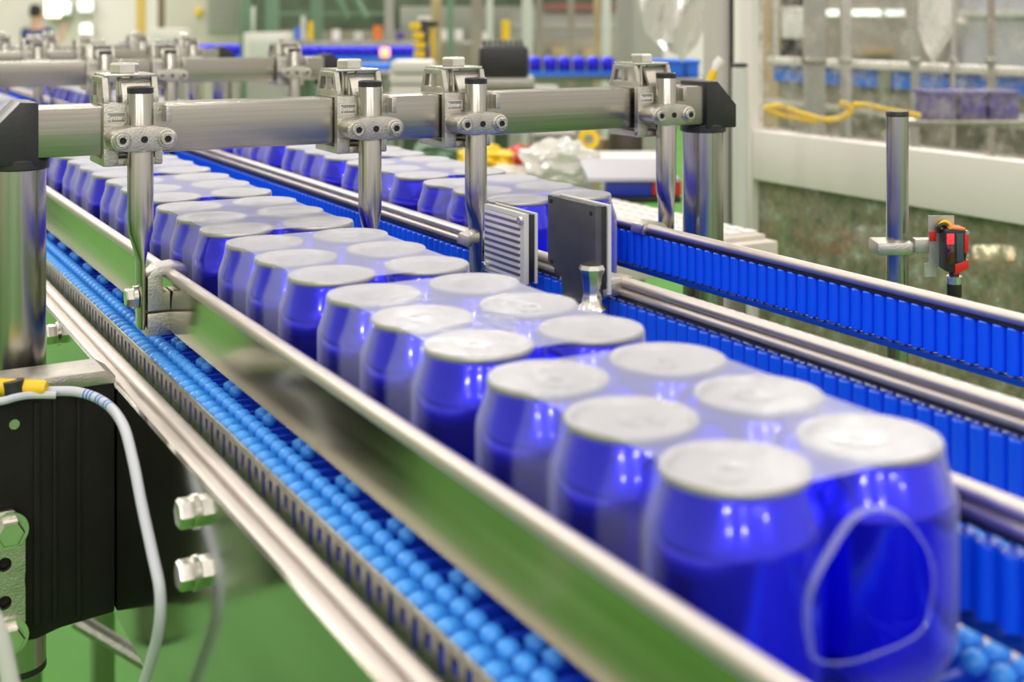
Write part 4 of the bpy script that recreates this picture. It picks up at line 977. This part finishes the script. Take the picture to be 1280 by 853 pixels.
# person by the far wall: one skinned figure
def person():
    base = at(46, 20, 17.3); base.z = FZ
    t = thing('person', 'person in a navy shirt standing by the lamp, one forearm raised', 'person', base, -TH + R(165))
    t.scale = (0.97, 0.97, 0.97)
    def skin(nm, verts, edges, mat, root=0):
        me = bpy.data.meshes.new(nm); me.from_pydata([v[:3] for v in verts], edges, []); me.materials.append(M[mat])
        o = link(nm, me, t); md = o.modifiers.new('skin', 'SKIN'); md.use_smooth_shade = True
        for i, v in enumerate(verts):
            sv = me.skin_vertices[0].data[i]; sv.radius = (v[3], v[4] if len(v) > 4 else v[3]); sv.use_root = (i == root)
        s = o.modifiers.new('sub', 'SUBSURF'); s.levels = 1; s.render_levels = 2
        return o
    V = [(0, 0, .93, .14, .11), (0, 0, 1.15, .13, .10), (0.0, 0, 1.36, .16, .10), (0, -.0, 1.46, .065), (0.01, -.01, 1.55, .075, .085), (0.01, -.015, 1.66, .085, .095), (0.01, -.01, 1.73, .05, .06),
         (-.17, 0, 1.38, .055), (-.22, -.04, 1.12, .045), (-.28, -.16, 1.30, .036), (-.29, -.19, 1.40, .03), (.17, 0, 1.38, .055), (.23, -.02, 1.10, .045), (.20, -.14, .92, .036), (.19, -.18, .86, .03),
         (.09, 0, .86, .09), (.10, -.01, .48, .065), (.10, .03, .09, .045), (.10, -.12, .04, .035), (-.09, 0, .86, .09), (-.10, -.01, .48, .065), (-.10, .03, .09, .045), (-.10, -.12, .04, .035)]
    E_ = [(0, 1), (1, 2), (2, 3), (3, 4), (4, 5), (5, 6), (2, 7), (7, 8), (8, 9), (9, 10), (2, 11), (11, 12), (12, 13), (13, 14), (0, 15), (15, 16), (16, 17), (17, 18), (0, 19), (19, 20), (20, 21), (21, 22)]
    # hands: five fingers each
    for w, dx, dz in ((10, 0.0, 1), (14, 0.0, -1)):
        bx, by, bz = V[w][:3]
        for k in range(5):
            i0 = len(V); sp = (k-2)*0.016
            V.append((bx+sp, by-0.02, bz+dz*(0.05 if k else 0.02), .010)); V.append((bx+sp*1.3, by-0.035, bz+dz*(0.10 if k else 0.06), .008))
            E_ += [(w, i0), (i0, i0+1)]
    skin('body', V, E_, 'skin')
    g_ = .016
    S = [(0, 0, .90, .14+g_, .11+g_), (0, 0, 1.15, .14+g_, .11+g_), (0, 0, 1.36, .17+g_, .11+g_), (.17, 0, 1.38, .065+g_), (.20, -.02, 1.24, .06+g_), (-.17, 0, 1.38, .065+g_), (-.205, -.01, 1.22, .06+g_)]
    skin('shirt', S, [(0, 1), (1, 2), (2, 3), (3, 4), (2, 5), (5, 6)], 'shirt')
    Tv = [(0, 0, .92, .145, .115), (.09, 0, .86, .10), (.10, -.01, .48, .078), (.10, .03, .12, .065), (-.09, 0, .86, .10), (-.10, -.01, .48, .078), (-.10, .03, .12, .065)]
    skin('trousers', Tv, [(0, 1), (1, 2), (2, 3), (0, 4), (4, 5), (5, 6)], 'trouser')
    skin('hair', [(0.01, .035, 1.57, .075, .07), (0.01, .02, 1.64, .088, .092), (0.01, .01, 1.72, .085, .095), (0.01, .0, 1.76, .04, .05)], [(0, 1), (1, 2), (2, 3)], 'hair')
    # face
    for s in (-1, 1): MB().lathe([(0.004, -.01), (.011, -.004), (.011, .004), (.004, .01)], 8, (0.01+s*.032, -.100, 1.655), 'y').build('eye', 'hole', t); MB().box(.01+s*.088-.008, .01+s*.088+.008, -.02, .02, 1.61, 1.67, .006).build('ear', 'skin', t)
    MB().prism([(-.115, 1.60), (-.095, 1.64), (-.085, 1.60)], 'x', -.003, .023).build('nose', 'skin', t); MB().box(-.015, .035, -.098, -.085, 1.570, 1.577, .002).build('mouth', 'red', t)
person()

# table between the second lane and the guard
g = Grp('work_table', 'steel work table right of the second lane, strewn with film and sleeves', 'table', 760, 300, 2.05, floor=True)
tz = -0.045 
o0 = g.o
MB().box(0.83-o0.x, 1.14-o0.x, 1.32-o0.y, 2.50-o0.y, tz-0.03-o0.z, tz-o0.z, 0.003).build('top', 'beigemat', g.t).rotation_euler.z = TH
for xx, yy in ((0.86, 1.38), (1.10, 1.38), (0.86, 2.45), (1.10, 2.45)):
    MB().box(xx-0.02-o0.x, xx+0.02-o0.x, yy-0.02-o0.y, yy+0.02-o0.y, FZ-o0.z, tz-0.03-o0.z, 0.003).build('leg', 'steel_z', g.t).rotation_euler.z = TH
mat_o = Vector((0.985, 1.62, tz))
t = thing('grid_mat', 'beige studded mat on the table behind the far roller guide', 'mat', mat_o)
MB().box(-0.15, 0.15, -0.28, 0.30, 0.0, 0.006, 0.001).build('sheet', 'beigemat', t)
st = MB()
for i in range(11):
    for j in range(21):
        x, y = -0.145+i*0.027, -0.27+j*0.027
        st.box(x, x+0.019, y, y+0.019, 0.006, 0.010)
tag(st.build('stud', 'paper', t, 0), kind='stuff')
M['bluecard'] = plain('blue_card', (0.01, 0.03, 0.38), 0.4)
g = Grp('carton_sleeve', 'flat white carton with blue and red edge on the table', 'carton', 800, 246, 2.08)
g.box('blue_edge', 'bluecard', 758, 815, 227, 246, 2.08, 0.05, 0.004); g.box('red_edge', 'red', 815, 852, 224, 245, 2.081, 0.05, 0.004)
g.box('top_leaf', 'lav', 735, 850, 222, 228, 2.07, 0.28, 0.003); g.box('under_shadow_slab', 'black', 760, 852, 246, 254, 2.09, 0.10, 0.003)  # black slab stands in for the shadow under the carton
g = Grp('carton_stack', 'pale stack of flat sheets behind the blue edged carton', 'carton', 790, 222, 2.4)
for i in range(3): g.box('sheet', ['paper', 'lav', 'palegrey'][i], 742+i*5, 842-i*3, 204+i*6, 209+i*6, 2.42, 0.22, 0.002)
def lump(nm, label, cat, u, v, d, rx, ry, rz, mat, amp, seed):
    p = at(u, v, d); bm = bmesh.new(); bmesh.ops.create_icosphere(bm, subdivisions=4, radius=1)
    from mathutils import noise
    for w in bm.verts:
        k = 1 + amp*noise.turbulence(w.co*2.1 + Vector((seed, 0, 0)), 4, False)
        w.co = Vector((w.co.x*rx*k, w.co.y*ry*k, max(-0.55, w.co.z)*rz*k))
    o = MB().take(bm).build(nm, mat); o.location = p; return tag(o, label, cat)
lump('film_heap', 'crumpled heap of clear shrink film on the table', 'film', 700, 206, 2.42, 0.070, 0.08, 0.045, 'bag', 0.32, 3)
lump('cloth_heap', 'cream crumpled sheet lying left of the film heap', 'sheet', 645, 220, 2.45, 0.060, 0.07, 0.018, 'beigemat', 0.4, 9)
lump('yellow_bag', 'yellow bag slumped behind the second lane cans', 'bag', 606, 201, 2.95, 0.060, 0.07, 0.035, 'yellow', 0.3, 5)
lump('red_bag', 'red bag beside the yellow bag behind the second lane', 'bag', 652, 198, 2.98, 0.030, 0.05, 0.030, 'red', 0.3, 6)
lump('green_cloth', 'green cloth bundle behind the second lane cans', 'cloth', 548, 188, 3.4, 0.055, 0.07, 0.030, 'green', 0.3, 8)
g = Grp('parts_shelf', 'low bench behind the second lane carrying coloured bags', 'bench', 610, 226, 2.95, floor=True)
g.box('top', 'greypaint', 580, 690, 212, 220, 2.85, 0.25, 0.004); g.box('leg', 'steel_z', 586, 594, 222, 300, 2.95, 0.03, 0.002, True); g.box('leg', 'steel_z', 664, 674, 222, 300, 2.95, 0.03, 0.002, True)
g = Grp('grey_gearbox', 'brown grey gearbox behind the heap of film', 'gearbox', 682, 206, 2.65)
g.box('body', 'brownwall', 664, 702, 168, 212, 2.65, 0.07, 0.008); g.box('flange', 'greypaint', 668, 720, 166, 172, 2.64, 0.09, 0.003)
g = Grp('yellow_ring', 'yellow tape roll hanging beside the gearbox', 'tape roll', 737, 184, 2.6)
p = g.loc(736, 174, 2.6)
MB().lathe([(0.010, 0.0), (0.021, 0.0), (0.021, 0.016), (0.010, 0.016), (0.010, 0.0)], 24, p, 'y', False, False).build('roll', 'yellow', g.t)
MB().lathe([(0.0075, -0.001), (0.010, -0.001), (0.010, 0.017), (0.0075, 0.017), (0.0075, -0.001)], 24, p, 'y', False, False).build('core', 'tan', g.t)
g = Grp('dark_drum', 'dark brown drum below the right crossbar clamp', 'drum', 782, 205, 2.7)
g.cyl('drum', plain('dark_brown_drum', (0.06, 0.045, 0.035), 0.5), 782, 166, 206, 2.7, 0.036, 24); g.cyl('base', 'tan', 750, 172, 208, 2.75, 0.018, 20); g.cyl('lid_ring', 'slot', 782, 163, 167, 2.7, 0.038, 24)
g = Grp('red_carton', 'red and white carton low behind the splashed lower panel', 'carton', 1050, 322, 2.45)
g.box('red_side', 'red', 1002, 1066, 292, 320.5, 2.45, 0.06, 0.004); g.box('white_side', 'paper', 1066, 1104, 288, 314, 2.45, 0.06, 0.004); g.box('white_patch', 'paper', 1014, 1050, 292, 301, 2.445, 0.01, 0.002)
g = Grp('carton_rack', 'dark rack behind the splashed lower panel', 'rack', 1120, 340, 2.42, floor=True)
g.box('shelf', 'slot', 1000, 1300, 321, 330, 2.42, 0.13, 0.003); g.box('leg', 'slot', 1006, 1016, 330, 420, 2.50, 0.03, 0.002, True); g.box('leg', 'slot', 1260, 1270, 330, 420, 2.50, 0.03, 0.002, True)
g = Grp('work_lamp', 'glowing warm work lamp behind the lower panel, right of the sensor', 'lamp', 1245, 330, 2.40)
g.box('bulb', 'lamp', 1222, 1270, 309, 327, 2.40, 0.03, 0.008); g.box('reflector', 'orange', 1214, 1278, 326, 331, 2.39, 0.05, 0.002)
